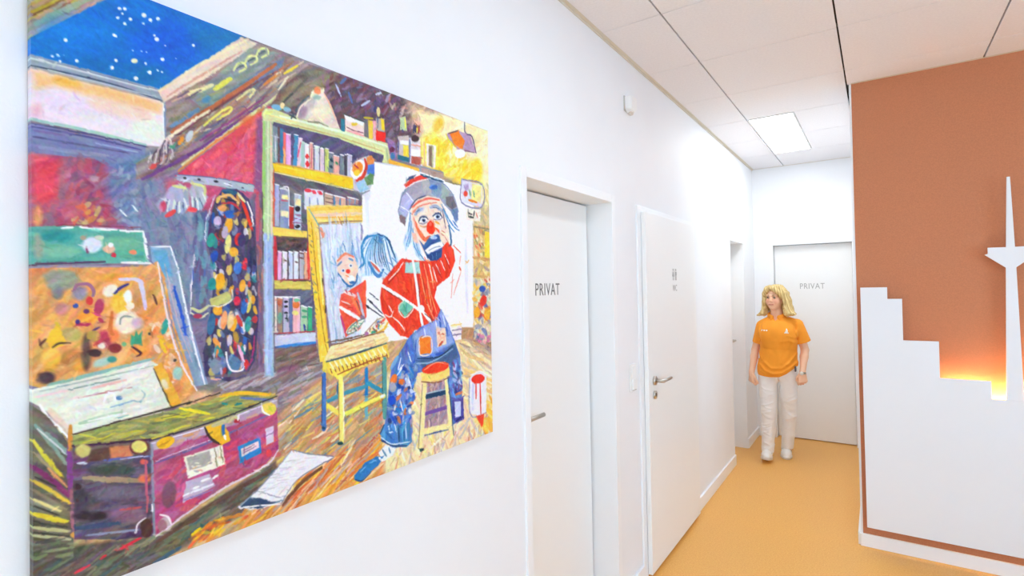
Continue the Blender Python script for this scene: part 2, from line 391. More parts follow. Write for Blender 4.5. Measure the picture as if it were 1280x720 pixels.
# ------------------------------------------------------------------ the oil painting
# Art is drawn flat on the canvas: points are image pixel coordinates, mapped through the camera by one plane
# homography to canvas metres (s along the wall, z up), then laid into a fine coloured mesh.
CY0, CY1, CZ0, CZ1, CT = 0.259, 1.468, 1.168, 2.211, 0.018
PX = 0.00125
CW, CH = int(round((CY1-CY0)/PX)), int(round((CZ1-CZ0)/PX))
_f, _cx, _cy = 662.171, 640.0, 351.2
def image_px2raster(p):
    p = np.asarray(p, float); u = (p[:, 0]-_cx)/_f; v = (p[:, 1]-_cy)/_f
    d = u[:, None]*np.array(RIGHT) + v[:, None]*np.array(DOWN) + np.array(FWD)
    k = (WX+CT)/d[:, 0]
    return np.stack([(d[:, 1]*k - CY0)/PX, (CZ1 - (CAM[2] + d[:, 2]*k))/PX], 1)
rs = np.random.RandomState(11)
img = np.zeros((CH, CW, 3)) + 0.55
def vnoise(h, w_, step):
    g = rs.rand(h//step+3, w_//step+3, 3)
    yy = np.arange(h)/step; xx = np.arange(w_)/step
    yi = yy.astype(int); xi = xx.astype(int); fy = (yy-yi)[:, None, None]; fx = (xx-xi)[None, :, None]
    fy = fy*fy*(3-2*fy); fx = fx*fx*(3-2*fx)
    a = g[yi][:, xi]; b = g[yi][:, xi+1]; c = g[yi+1][:, xi]; d = g[yi+1][:, xi+1]
    return (a*(1-fx)+b*fx)*(1-fy) + (c*(1-fx)+d*fx)*fy - 0.5
NT = 512
ntex = vnoise(NT, NT, 4)*1.0 + vnoise(NT, NT, 9)*0.8
def brush(yy, xx, ang, along=5.0, across=1.2):
    a = math.radians(ang); c, s = math.cos(a), math.sin(a)
    p = (xx*c + yy*s)/along; q = (-xx*s + yy*c)/across
    return ntex[q.astype(int) % NT, p.astype(int) % NT]
def hexc(c): return np.array([int(c[i:i+2], 16)/255 for i in (1, 3, 5)])
def pts(s): return np.array([[float(v) for v in t.split(',')] for t in s.split()]) if isinstance(s, str) else np.asarray(s, float)
def lscale(p):
    m_ = np.mean(p, 0); q = image_px2raster([m_, m_+[1, 0], m_+[0, 1]])
    return 0.5*(np.linalg.norm(q[1]-q[0]) + np.linalg.norm(q[2]-q[0]))
def paste(x0, y0, cov, col, var, ang):
    h, w_ = cov.shape; sl = img[y0:y0+h, x0:x0+w_]
    c = hexc(col) if isinstance(col, str) else col
    yy, xx = np.mgrid[y0:y0+h, x0:x0+w_]
    n = brush(yy, xx, ang); n = n*0.6 + n.mean(2, keepdims=True)*0.8
    cc = np.clip(c + n*var*2.0, 0, 1)
    sl += (cc - sl)*cov[..., None]
def segdist(px, py, a, b):
    d = b - a; L = (d*d).sum() + 1e-9
    t = np.clip(((px-a[0])*d[0] + (py-a[1])*d[1])/L, 0, 1)
    return np.hypot(px-a[0]-t*d[0], py-a[1]-t*d[1]), t
def bbox(q, pad):
    x0 = max(0, int(q[:, 0].min()-pad)); x1 = min(CW, int(q[:, 0].max()+pad)+2)
    y0 = max(0, int(q[:, 1].min()-pad)); y1 = min(CH, int(q[:, 1].max()+pad)+2)
    return x0, y0, x1, y1
def F(s, col, soft=1.0, a=1.0, var=0.035, ang=-35):
    p = pts(s); q = image_px2raster(p); soft = soft*lscale(p)
    x0, y0, x1, y1 = bbox(q, soft)
    if x1 <= x0 or y1 <= y0: return
    py, px = np.mgrid[y0:y1, x0:x1].astype(float)
    ins = np.zeros(px.shape, bool); dmin = np.full(px.shape, 1e9)
    n = len(q)
    for i in range(n):
        A, B = q[i], q[(i+1) % n]
        d, _ = segdist(px, py, A, B); np.minimum(dmin, d, dmin)
        if A[1] != B[1]:
            c = (A[1] > py) != (B[1] > py)
            ins ^= c & (px < (B[0]-A[0])*(py-A[1])/(B[1]-A[1]) + A[0])
    sd = np.where(ins, dmin, -dmin)
    paste(x0, y0, np.clip(0.5 + sd/soft, 0, 1)*a, col, var, ang)
def E(cx, cy, rx, ry, col, rot=0, **k):
    t = np.linspace(0, 2*np.pi, 20, endpoint=False); r = math.radians(rot)
    x, y = rx*np.cos(t), ry*np.sin(t)
    F(np.stack([cx + x*math.cos(r) - y*math.sin(r), cy + x*math.sin(r) + y*math.cos(r)], 1), col, **k)
def smooth_line(p, n=4):
    if len(p) < 3: return p
    out = []
    P_ = np.vstack([2*p[0]-p[1], p, 2*p[-1]-p[-2]])
    for i in range(1, len(P_)-2):
        for t in np.linspace(0, 1, n, endpoint=False):
            a, b, c, d = P_[i-1], P_[i], P_[i+1], P_[i+2]
            out.append(0.5*((2*b) + (c-a)*t + (2*a-5*b+4*c-d)*t*t + (3*b-a-3*c+d)*t**3))
    out.append(p[-1]); return np.array(out)
def L(s, w_, col, a=1.0, taper=0.35, var=0.03, soft=1.0):
    p = smooth_line(pts(s)); q = image_px2raster(p); sc = lscale(p); hw = 0.5*w_*sc; soft = max(0.9, soft*sc*0.8)
    x0, y0, x1, y1 = bbox(q, hw+soft)
    if x1 <= x0 or y1 <= y0: return
    py, px = np.mgrid[y0:y1, x0:x1].astype(float); best = np.full(px.shape, -1e9); n = len(q)-1
    for i in range(n):
        d, t = segdist(px, py, q[i], q[i+1]); g = (i+t)/n
        np.maximum(best, hw*(1-taper*(2*g-1)**2) - d, best)
    dd = q[-1]-q[0]
    paste(x0, y0, np.clip(0.5 + best/soft, 0, 1)*a, col, var, math.degrees(math.atan2(dd[1], dd[0])))
def inpoly(x, y, p):
    c = False; n = len(p)
    for i in range(n):
        a, b = p[i], p[(i+1) % n]
        if (a[1] > y) != (b[1] > y) and x < (b[0]-a[0])*(y-a[1])/(b[1]-a[1]) + a[0]: c = not c
    return c
def DAB(s, n, cols, ln, w_, ang, jit=12, a=0.75):
    p = pts(s); lo, hi = p.min(0), p.max(0); k = 0; tries = 0
    while k < n and tries < n*12:
        tries += 1
        x, y = lo + rs.rand(2)*(hi-lo)
        if not inpoly(x, y, p): continue
        k += 1; t = math.radians(ang + rs.randn()*jit); l = ln*(0.5+rs.rand()*0.8)*0.5
        dx, dy = l*math.cos(t), l*math.sin(t); b = rs.randn()*l*0.12
        L([[x-dx, y-dy], [x+b, y-b], [x+dx, y+dy]], w_*(0.6+0.7*rs.rand()), cols[rs.randint(len(cols))], a=a*(0.7+0.3*rs.rand()), var=0.05)
def SP(col, w_, *ss, **k):
    for s in ss: L(s, w_, col, **k)

F("30,-75 625,150 625,560 30,800", '#8f7f8c', var=.08)
# beam, top left corner
F("30,-62 156,-12 36,50", '#a58c7a', var=.1, ang=-27)
DAB("34,-58 150,-14 38,44", 60, ['#c9b23c','#8d5a48','#a9b4a0','#c99a86','#9a8f9e','#d8a878','#b7a58a'], 34, 4, -27, 5)
L("40,15 75,0 100,-12", 5, '#b9a43a'); L("40,19 80,0", 2.2, '#7d5a3a'); L("45,29 112,-2", 7, '#9fae96'); L("40,42 132,-2", 6, '#b3a0a6'); SP('#e0a080', 1.6, "66,31 84,22", "92,17 104,11", "108,9 126,1")
# night sky
F("34,49 156,-13 308,46 197,114 34,69", '#0a76cb', var=.035, ang=20)
for e in ((95,38,48,18,'#0088de'),(205,55,42,30,'#0a60d6'),(270,46,28,12,'#1c7aa6'),(140,86,60,9,'#0b72ae'),(70,60,30,8,'#0a84d4'),(185,98,25,9,'#1a78a8')): E(*e, soft=24, a=.65, var=.03)
for x, y, r in ((150,11,2.1),(156,11,2.3),(153,17,1.6),(147,22,2.1),(163,24,2.2),(156,29.5,2.2),(180,19,3.2),(188,25,2.5),(179,29,1.7),(144,45,2.4),(82,50,2.6),(65.5,70,2.1),(72,69,2),(74,76,1.7),(80,69,1),(96,76,2.3),(145,75.5,2.3),(140,84.5,2.7),(170,98,3),(187.5,90.5,2.8),(166,63,1),(177,64,1),(183,65,1),(182,79,1.6),(197.5,23.5,2.6),(193,43.5,1.6),(196,49,3),(206.5,57,1),(241.7,56.7,2),(203,74,2.6),(220,73.7,1),(197.5,88,1.5),(202.5,90,1.4)):
    E(x, y, r, r*.85, '#eaf4fa', rot=30, soft=.9, var=.01)
E(168, 76, 4.2, 3, '#e6ecc8', soft=.9)
# window ledge and pale panel below it
F("34,67 100,84 198,111 207,117 207,128 150,113 90,98 34,83", '#98a4b4', ang=15)
L("36,72 100,88 200,115", 3.4, '#cbcfd2'); L("36,81 100,95 150,108 206,127", 2.4, '#4a5872'); L("60,87 195,121", 1.6, '#bcc8d2'); L("60,76 195,112", 1.3, '#7f8ca2')
F("38,84 90,99 150,114 207,128 208,184 175,181 120,167 38,149", '#e8dae4', var=.02, ang=15)
F("40,86 110,103 206,130 200,142 150,131 70,107 44,110", '#f4c480', soft=9, a=.85, var=.03)
for e in ((83,102,18,5,'#edb040'),(150,119,34,5,'#f4bc80'),(186,162,24,14,'#e3eed8'),(82,130,36,13,'#e6d8ec'),(150,136,42,9,'#f3d0ba'),(46,138,5,8,'#e0a4b4'),(120,150,40,7,'#e6e2e6'),(165,170,26,7,'#e2e8e2')): E(*e, rot=14, soft=9, a=.75, var=.02)
L("39,149 100,161 182,181", 4.5, '#a0c8be'); L("39,154 95,164 182,183", 2.2, '#4a4e7c'); L("206,120 208,182", 3.5, '#7c8ca8'); L("204,128 205,178", 1.5, '#e8eee8')
F("38,154 182,184 180,216 120,206 38,193", '#7f83ae', ang=12); SP('#5c5a92', 3, "40,158 110,171 176,187"); SP('#6a6494', 3.2, "42,171 90,179 160,191"); L("50,184 135,195", 6, '#8f94b6'); L("120,179 172,190", 3, '#9aa6c8'); L("42,163 80,169", 3, '#7a6a9c')
# red and blue wall at the left
F("38,191 120,199 140,212 190,212 192,300 120,290 38,286", '#a4607c', var=.08)
DAB("40,194 135,203 140,284 40,284", 150, ['#c4506a','#ae5070','#8f6a80','#7d6a78','#cf6468','#bd7a78','#9c4a68','#c95666'], 13, 7, -48, 30, .6)
F("41,193 76,197 70,240 62,256 42,252", '#da495e', soft=9, a=.9, var=.06); E(55, 225, 15, 26, '#dc4a5c', soft=10, a=.7); E(47, 270, 6, 13, '#de9a62', soft=5, a=.9); E(92, 262, 14, 14, '#cf6a6c', soft=8, a=.7)
F("135,202 190,190 192,296 160,286 142,262 132,235", '#6c86ae', soft=14, a=.85, var=.08)
DAB("136,205 188,200 188,285 150,280", 70, ['#6a86b0','#8fa2b8','#5c7494','#9a9ab0','#7a6a90','#a8b4c4'], 11, 5, -50, 40, .6)
DAB("96,250 128,250 128,284 92,284", 16, ['#d8a84a','#c8b478','#d86a4a','#e07a58'], 10, 5, -40, 30, .8); SP('#dce4e8', 2.4, "150,262 158,270", "166,256 172,264"); E(118, 223, 6, 4, '#b0a0a4', soft=3, a=.8)
# ceiling beam running down to the left
F("197,115 303,46 386,81 338,133 300,155 270,181 235,206 190,229 170,224 170,204 208,182 207,126", '#988483', var=.09, ang=-35)
F("197,113 301,47 322,54 312,62 260,96 205,128", '#e0d0be', var=.05, ang=-32); L("199,114 255,78 310,49", 4, '#ecdfb8'); L("208,121 250,95 302,64", 2.6, '#d8a898'); L("215,127 262,104", 3, '#c9a28c')
F("236,122 312,60 350,66 305,106 252,134", '#8d9894', var=.07, ang=-35)
for cx, cy in ((299,84),(313,75),(327,66)):
    L([[cx-7,cy+4],[cx-2,cy-4],[cx+6,cy-5],[cx+8,cy+1],[cx,cy+6]], 3, '#dde29c'); L([[cx-3,cy+2],[cx+2,cy-1],[cx+5,cy-2]], 2.2, '#5f6c74')
F("246,140 300,104 345,76 356,72 352,84 292,126 250,146", '#6f869f', soft=3, var=.08, ang=-33)
L("268,112 288,98", 6, '#dfdb62'); L("236,118 266,106", 5, '#e2d8a8'); L("246,126 280,112", 3, '#9ea27c'); SP('#6a5a74', 2, "232,124 252,112", "222,122 236,114")
L("214,165 290,118 345,80", 5, '#bf6e4a'); L("222,168 300,116 352,86", 2.6, '#7d4a52'); L("205,178 222,164 262,138", 4, '#e9ddc0'); L("214,158 248,136", 5, '#6c90b4'); E(258,124,6,4,'#5c94b4',rot=-35,soft=3)
DAB("206,182 300,118 362,78 380,84 330,126 268,172 228,205 192,216", 120, ['#7a5a70','#8a6a5a','#b4876a','#d8a060','#e8dcb4','#5a4a6a','#6a7a94','#c86a50','#9a7a84','#c8bca8'], 22, 2.6, -37, 7, .8)
L("255,157 272,143 287,134 288,139 272,150", 3.2, '#e3dc70'); L("296,125 310,114 318,112 312,122", 3, '#e2dca0'); L("348,112 360,96", 2.4, '#e0dcc0'); L("330,106 345,94", 3.4, '#d88a4a'); L("355,92 372,82", 3, '#e4d24c')
for k, c in enumerate(('#d8c8c8','#584858','#c8b8bc','#6a5a6a','#dcd0cc')):
    L([[184+k*6,203-k*3],[188+k*5,196-k*4.5],[196+k*4,192-k*5],[192+k*6,207-k*4],[186+k*7,211-k*3]], 2.2, c)
E(191,208,5,3.4,'#d8594e',rot=-20); E(226,176,3,6,'#ec9c34',rot=30); E(237,170,4,8,'#c8ccd8',rot=25); E(216,184,4,3,'#4a9a78'); L("188,228 215,216 240,198", 4, '#9a86a0')
L("178,224 250,186 300,151 340,124", 4.5, '#76488a'); L("250,176 300,144 330,122", 3, '#8f3f80', a=.8); L("228,206 275,173 318,141 345,121 386,82", 4, '#d9d9a4'); L("222,214 270,177 312,149 330,134", 2.4, '#df8e4a')
# red wall by the bookcase
F("338,132 337,160 331,250 300,236 218,220 236,206 276,176 319,144", '#da5468', var=.07)
DAB("334,140 330,240 300,232 225,217 276,180", 110, ['#e84c5c','#d8688a','#e06a5a','#c85a80','#e8788a','#d8486a'], 15, 7, -52, 18, .6)
F("321,150 329,144 329,242 317,236", '#86588c', soft=5, a=.85); E(309,151,9,7,'#e0764e',rot=-30,soft=6,a=.8)
F("196,222 250,228 318,240 330,300 322,300 300,262 196,266", '#c85a7c', soft=8, a=.9, var=.07)
# slate wall behind the clothes
F("176,226 205,222 212,262 264,268 330,240 330,480 240,486 205,450 180,310", '#7d829f', soft=8, var=.08, ang=80)
DAB("182,232 212,240 262,275 252,330 240,470 205,420 184,305", 120, ['#6f88a8','#8a7898','#7a94a0','#6a6490','#9a8aa0','#5c7a98','#8fa0b0'], 18, 7, 78, 18, .55)
F("316,242 331,242 331,470 312,470", '#7c6880', soft=6, var=.07, ang=90); DAB("318,250 330,250 330,460 318,460", 26, ['#d8705a','#8a6a90','#6a6470','#c88a70'], 22, 3, 88, 4, .6); L("322,240 322,300", 5, '#d8566a', a=.7)
F("235,400 268,395 262,480 236,486", '#82708e', soft=8, a=.8)
# dark wall above the bookcase
F("386,80 480,110 505,120 545,134 525,165 505,195 470,180 420,162 338,132 350,112", '#6b5460', var=.09)
F("338,132 386,84 422,93 400,112 372,130 350,140", '#86806c', soft=7, var=.08)
DAB("400,88 505,122 500,172 422,152", 130, ['#7a4a5a','#5c5078','#8a6a90','#4a4a5a','#6a5a8a','#9a84ac','#7a3a4a','#58506a'], 9, 4, -55, 30, .65)
DAB("480,112 540,135 520,165 500,160", 40, ['#a89ab0','#d8c0b8','#7a6a84','#c87a70','#4a4a5c','#e0c8b8'], 9, 3, -50, 30, .7)
SP('#b8c4dc', 2.6, "420,106 426,120", "452,132 462,126", "470,118 476,116"); SP('#5870a8', 3.4, "426,104 432,98", "436,116 440,128"); L("360,122 384,98", 3, '#6d6a62'); L("352,130 366,116", 2.5, '#4f5450')
# yellow wall with lamp, right
F("508,124 560,143 545,180 520,172 512,150", '#e2bc9c', soft=14, a=.9, var=.06)
F("522,140 556,143 616,164 618,300 594,300 576,256 573,228 528,206 516,190 530,165", '#f6ebbc', soft=5, var=.03)
F("530,172 543,164 556,176 560,206 588,200 600,214 604,238 576,228 545,216 526,202", '#f8df4c', soft=11, a=.95, var=.05)
DAB("530,170 556,176 602,215 603,240 575,228 545,216 528,202", 60, ['#fae878','#f6d436','#fbf0a8','#f4c83c'], 11, 5, -60, 25, .7)
E(548,156,6,10,'#f3c548',soft=5,a=.9,rot=20); E(596,212,7,14,'#f6d93a',soft=5,a=.9); DAB("556,146 612,165 613,200 590,196 560,170", 40, ['#f3eccc','#efe2b0','#f6f0dc','#ead8a8'], 12, 5, -50, 25, .6)
F("584,256 616,258 616,292 592,290", '#c6b88e', soft=5, a=.9, var=.06); DAB("600,232 614,234 614,285 600,280", 24, ['#b8ac88','#e8dca0','#a89a80','#d8c880'], 9, 3, 70, 15, .7)
# floor
F("190,490 240,486 330,470 400,446 480,424 560,410 620,412 620,560 30,805 30,690 200,640 345,560", '#c9a67c', var=.08, ang=-35)
F("230,484 330,466 404,444 404,505 346,522 346,495 270,492", '#8d7d80', soft=5, var=.08, ang=-28)
DAB("240,484 330,468 402,450 402,500 350,515 345,492", 70, ['#a8a0b0','#7a6a6a','#c8c0c8','#b08a80','#d8b0a0','#8f96a8'], 26, 3, -28, 6, .75)
F("346,520 402,470 480,440 486,560 420,600 346,600", '#c49c78', soft=6, var=.09, ang=-36)
DAB("348,522 402,474 480,452 484,556 400,592 346,590", 170, ['#4f86a8','#e8dc50','#d87a4a','#f4ecd0','#6a9ab0','#c88468','#e0a850','#b8b898','#8ca0a0','#f0e070'], 24, 2.6, -38, 7, .8)
DAB("410,480 478,462 478,515 412,530", 40, ['#8a9ab0','#a87a6a','#b4b8c4','#7a8a94'], 14, 2.4, -35, 10, .7)
F("300,650 352,600 490,545 500,585 300,665", '#d89a58', soft=6, var=.09, ang=-42)
DAB("300,648 352,602 486,540 500,580 320,652", 170, ['#e89030','#f0d048','#d86a3c','#e8c8b0','#c05a40','#b0a0a8','#f0e0b0'], 30, 2.8, -46, 7, .8)
F("480,470 575,425 618,424 618,545 480,595", '#ead6ac', soft=6, var=.07, ang=60)
DAB("575,428 616,430 616,520 580,500", 70, ['#f4e8b8','#f0d060','#d8b890','#fbf2d8','#c8b8a8','#e8c878'], 26, 3, 32, 6, .8)
DAB("500,535 560,530 614,515 614,542 484,592", 110, ['#f8f0cc','#f0dc78','#d8b890','#c8b0b0','#b4b8cc','#fcf6e4','#d8947a'], 18, 2.4, 95, 22, .75)
DAB("590,505 616,500 616,540 596,545", 30, ['#f0a838','#f4c84c','#f8dc70'], 14, 4, 60, 20, .8)
F("570,412 620,410 620,445 590,430", '#b4906c', soft=4, a=.9, var=.06, ang=25); DAB("575,415 614,416 614,450 580,432", 26, ['#c8b4a0','#8a7a74','#d8b080','#a89a98','#b08a60'], 18, 2.4, 25, 6, .8)
F("30,690 200,668 345,575 352,602 300,645 180,712 30,805", '#6e695f', soft=5, var=.09, ang=-30)
DAB("36,700 200,672 345,580 345,605 180,706 36,770", 140, ['#5a5a5a','#7a8a6a','#6a4a48','#8a7a68','#4a6a74','#a8a080','#5a4a48','#7a7484'], 30, 4, -31, 7, .7)
DAB("230,672 300,634 320,640 250,680", 40, ['#e89030','#ecc83c','#d8643c','#c89a58'], 12, 4, -35, 14, .8); SP('#d83a4c', 4, "94,716 112,706", "126,698 132,694", "150,686 176,672"); SP('#4a6a80', 6, "192,704 225,684"); L("240,668 250,660", 4, '#e8cc28'); L("236,684 244,676", 4, '#ec6a48')
# leaning green picture
F("38,283 78,282 177,288 187,327 150,329 38,331", '#5eab99', var=.06, ang=0)
E(72,295,20,7,'#1e8e92',soft=8,a=.85); E(75,315,26,8,'#84bea0',soft=8,a=.8); E(150,305,24,9,'#7ab898',soft=6,a=.8); E(48,308,6,16,'#a8a48c',soft=6,a=.8); E(115,306,12,10,'#d9dde9',soft=4); E(136,311,8,5,'#e0b498',soft=2); E(142,318,3.4,3.4,'#cc2c44'); E(166,315,5,3,'#e08a60'); E(104,297,4,3,'#b09a84'); E(124,297,6,3,'#c8d4c0'); E(138,306,4,3,'#fafafa'); L("108,308 109,316", 2, '#8a3a64')
SP('#f1eff5', 3, "77,285 91,284", "100,284 146,287", "150,288 177,289"); L("179,290 185,326", 3.6, '#eceaf3'); L("152,328 192,329", 3.4, '#efedf3'); L("40,330 132,327", 3.4, '#5c3a5c'); L("76,281 176,284", 1.5, '#8a4a5c'); L("38,334 150,333", 4, '#9a90a8')
# blue frame leaning behind
F("188,308 213,307 246,430 260,480 238,484 224,430 190,332", '#90a2bd', var=.05, ang=75)
F("190,312 208,312 216,345 200,348", '#66a6cc', soft=4); DAB("196,345 212,345 240,440 222,430", 30, ['#a8a8bc','#7a98b4','#b8a8b8','#8a90ac'], 22, 4, 73, 5, .7)
SP('#f1f1f8', 2.4, "188,308 213,308", "213,308 222,335 232,385 245,440 256,480"); L("217,358 228,395 232,418", 4, '#2c5cc2'); L("206,330 222,400 240,452", 1.4, '#c8b0b8')
# orange abstract picture
F("38,335 182,333 197,326 206,346 216,400 246,488 215,508 38,482", '#dfa062', var=.08, ang=-50)
DAB("42,340 196,335 236,480 42,478", 150, ['#e0a050','#d8a86c','#e8b45c','#d8946c','#c8a078','#e8a04c'], 13, 7, -55, 35, .55)
for e in ((75,350,24,13,'#8f9b88'),(72,365,7,9,'#7a7b86'),(140,346,30,5,'#e8a84a'),(52,360,7,14,'#dca858'),(100,366,9,9,'#8b89a2'),(77,386,9,8,'#c67a80'),(110,395,13,9,'#f0a830'),(152,378,13,14,'#f1ca3e'),(158,402,15,15,'#f3e8d4'),(90,447,15,12,'#c6894c'),(101,456,10,9,'#e0983c'),(64,448,12,14,'#f0b648'),(88,418,14,9,'#b8a864'),(108,440,6,24,'#574844'),(130,424,12,11,'#a53a54'),(172,404,7,8,'#c9b6c4'),(58,472,11,8,'#4a3b3c'),(176,436,13,9,'#f0a050')): E(*e, soft=5, a=.9, var=.07)
L("92,363 97,356 110,355 117,363 116,370", 4.5, '#9a6a88'); E(112,376,4.5,5.5,'#d83a3c'); E(124,383,6,10,'#b84468',rot=10); E(95,382,3,3,'#3a4aa0'); E(108,389,4,3,'#6a3a6c'); SP('#c03a5c', 5, "96,405 104,406", "106,406 112,405", "124,398 128,402", "119,391 124,394"); E(97,402,3,3,'#4a3c7c')
E(138,363,10,7,'#f0ead2',rot=-30,soft=3); L("142,367 150,360 160,355", 4, '#3c3c84'); L("150,349 172,350 178,362 182,386", 6, '#d5cadd'); E(160,371,5,9,'#f8f4e2',soft=2); E(163,382,5,5,'#f4ecd0'); E(143,420,6,8,'#ee8a50',soft=4); L("140,390 138,412 142,418", 5, '#d87a3c'); L("150,405 151,398 157,395 167,396", 2, '#7a8a80')
F("164,418 168,420 170,412 173,419 178,413 177,424 178,432 169,430 163,431", '#48a07c'); F("57,426 72,402 80,421 84,431 64,436", '#f4c434', soft=2); L("66,434 74,429 88,429", 3, '#544428'); L("50,431 57,424", 3.4, '#6a3c2c'); SP('#5a3a6a', 3, "116,413 124,409"); E(117,420,9,7,'#b49a48',soft=2); E(119,441,8,5,'#472a30',soft=2); E(144,435,8,6,'#8a3438',soft=2); E(128,432,5,4,'#e8dccc',soft=2); L("165,433 176,441 172,445", 3, '#5a2c3c'); E(155,430,3,3,'#7ab080'); E(188,417,3,2,'#3a4a44')
DAB("184,395 205,395 234,480 205,478", 60, ['#f0a85c','#f4ece0','#f0c030','#ee8a4a','#e8b088','#f6d8c0'], 9, 5, 60, 40, .75); E(206,408,4,11,'#3aa098',rot=15); E(222,466,6,9,'#a0c0b8',soft=3); E(218,450,3,2,'#4a4a48'); L("192,368 196,380", 3, '#6a4034'); L("200,425 207,440", 5, '#f2c22c')
L("197,328 210,400 225,450 246,488", 2.6, '#e9dde2'); L("202,346 214,404 230,452", 1.5, '#8a8aa0'); E(130,452,14,5,'#a8d0c4',soft=4,a=.9,rot=-20); E(140,449,6,4,'#4a9a90',soft=2)
# pale framed canvas in front
F("38,487 130,466 188,450 201,456 206,466 217,507 200,516 130,533 92,546 86,541 55,511 38,502", '#e0e3d6', var=.04, ang=-15)
L("60,481 130,464 192,448", 5, '#8ab6aa'); L("50,489 125,472 192,457", 2, '#a6b8ac'); L("85,487 150,473", 2, '#7d9a90'); L("44,496 85,488", 3, '#e8d2cc'); L("115,485 156,475", 4, '#e7bab2'); L("98,497 165,484", 2, '#c28c8a'); L("100,529 152,515", 6, '#b2d0b2'); L("112,526 158,516", 3, '#e9efec'); L("145,523 160,519", 2, '#7db4b0'); E(149,497,4,3,'#5c8cb8'); L("166,500 174,502 181,494 178,488", 2, '#8fb4b8'); L("130,502 134,492 142,492 144,500", 3, '#f4f4f4'); L("138,509 168,500", 2, '#8ab0c4'); L("62,512 86,540", 9, '#e8ccb8', a=.8); L("50,506 62,524 86,547", 4, '#f5f3ee'); L("52,516 74,541 90,562", 4, '#dfb75e'); DAB("95,490 200,465 212,505 100,530", 40, ['#f0ece0','#d4dcd0','#e6d8cc','#cfdcd8'], 20, 3, -15, 8, .5)
F("192,458 202,453 227,503 214,509", '#e8b03c'); L("192,460 205,490 214,509", 1.8, '#5c4a34'); E(206,480,4,7,'#e8d8b0',rot=-25,soft=3)
# slatted crate at the left edge
F("38,505 60,520 92,562 92,695 38,700", '#6d685c', var=.08, ang=35)
SP('#8aa49a', 5, "44,530 84,580", "58,540 86,568"); L("46,535 84,568", 2, '#d8dcdc'); L("42,551 60,575 76,594", 5, '#d9cd48'); L("42,565 70,592", 3, '#a8987c'); L("41,583 65,600 86,620", 6.5, '#86386c'); L("60,585 84,608", 3, '#d89a6a'); L("42,601 62,612 87,629", 5, '#d8bb46'); L("42,612 84,638", 4, '#8a806a'); L("42,624 76,639", 4, '#d5cd8e'); L("42,642 84,652", 6.5, '#e0d046'); L("42,659 86,664", 5, '#babb8a'); L("42,669 88,674", 4.5, '#b5ba92'); SP('#42423e', 2.4, "42,632 74,644", "42,652 84,659", "42,665 86,670", "44,596 70,608"); DAB("40,676 92,672 92,695 40,700", 16, ['#5a5a4c','#8aa070','#4a4a48'], 26, 4, -8, 6)
L("87,556 88,615", 6.5, '#86488a'); L("89,612 92,668", 5, '#a56e7c'); L("88,532 88,562", 5.5, '#d0903e'); E(92,668,4,4,'#d8a050'); L("93,560 94,600", 3, '#9a98bc')
# trunk
F("91,544 130,533 200,516 262,500 306,489 346,494 324,513 265,531 188,549 91,558", '#999b60', var=.08, ang=-14)
DAB("96,545 200,518 306,490 340,495 265,529 188,546 96,554", 90, ['#e4d83c','#7d8a58','#b8b868','#6a6a50','#c8b450','#8a9460'], 26, 3, -8, 8, .8); L("276,495 300,491 337,493", 5, '#ecbc34'); L("300,497 342,500", 3, '#6a7ab0'); SP('#2c8a84', 3, "278,504 284,505", "294,506 302,504"); L("225,510 262,517", 4, '#e8dc38')
L("91,558 130,555 188,549", 4.5, '#48294a'); L("91,543 215,509 275,491", 2.6, '#4a3c34')
F("91,559 188,551 192,670 150,674 93,674", '#68586a', var=.1, ang=0)
DAB("94,580 188,570 190,668 96,670", 80, ['#74687c','#5a4a5a','#8a7088','#4a4a68','#7a5a60','#6a7a90'], 26, 5, -3, 6, .6)
E(104,563,10,8,'#c8bd74',soft=3); F("114,562 142,557 142,573 108,577", '#684840', soft=3); F("137,559 162,556 166,571 138,573", '#d0855e', soft=3); E(174,559,12,9.5,'#6a3038'); E(174,558,10,8,'#dedb7c',soft=2); L("130,575 188,569", 3, '#5c6ca8'); L("150,574 185,569", 1.3, '#c8d0e4'); L("97,579 108,578", 3.5, '#c0cce0'); E(140,587,30,7,'#485448',soft=6,a=.9); L("104,597 180,601", 7, '#b59b7a', a=.9); E(181,598,8,5,'#e27a5a',soft=4); E(180,577,5,4,'#d86a58',soft=2)
E(150,616,35,11,'#74687e',soft=8,a=.8); E(102,628,10,16,'#4c4450',soft=6,a=.9); E(112,645,22,6,'#372a32',soft=5,a=.9); E(97,608,5,4,'#4a3434',soft=2); E(160,642,24,9,'#987088',soft=7,a=.8); L("150,637 176,634", 3, '#c05a58'); L("95,660 150,654", 6.5, '#485878'); L("108,669 172,662", 3, '#8c96b2'); E(183,660,8,12,'#583a36'); L("170,666 172,655 182,647", 2, '#e8e4ea'); L("182,575 184,640", 3, '#c06478')
F("189,554 262,532 346,499 348,562 330,582 270,614 194,670", '#b0577e', var=.08, ang=-25)
DAB("195,588 345,527 345,566 200,658", 120, ['#d84a64','#c85a8a','#a0487a','#e06a60','#b070a0','#c0507c'], 15, 6, -27, 18, .65)
F("188,553 262,531 346,498 347,509 265,541 192,563", '#b9a5ba', soft=2, var=.05, ang=-20); DAB("200,556 340,505 340,512 205,562", 30, ['#d8985a','#c8a0b8','#e0a878','#a890b0'], 12, 4, -22, 8, .7)
L("190,554 262,532 346,500", 1.6, '#e2deec'); L("194,579 265,551 342,515", 3, '#786a9e'); L("194,576 262,550", 1.2, '#d0c8e0'); L("187,551 265,527 346,495", 2.2, '#3a3246'); L("190,556 191,610 193,668", 3.2, '#8a95a9'); L("190,630 191,640", 2, '#e8eef4')
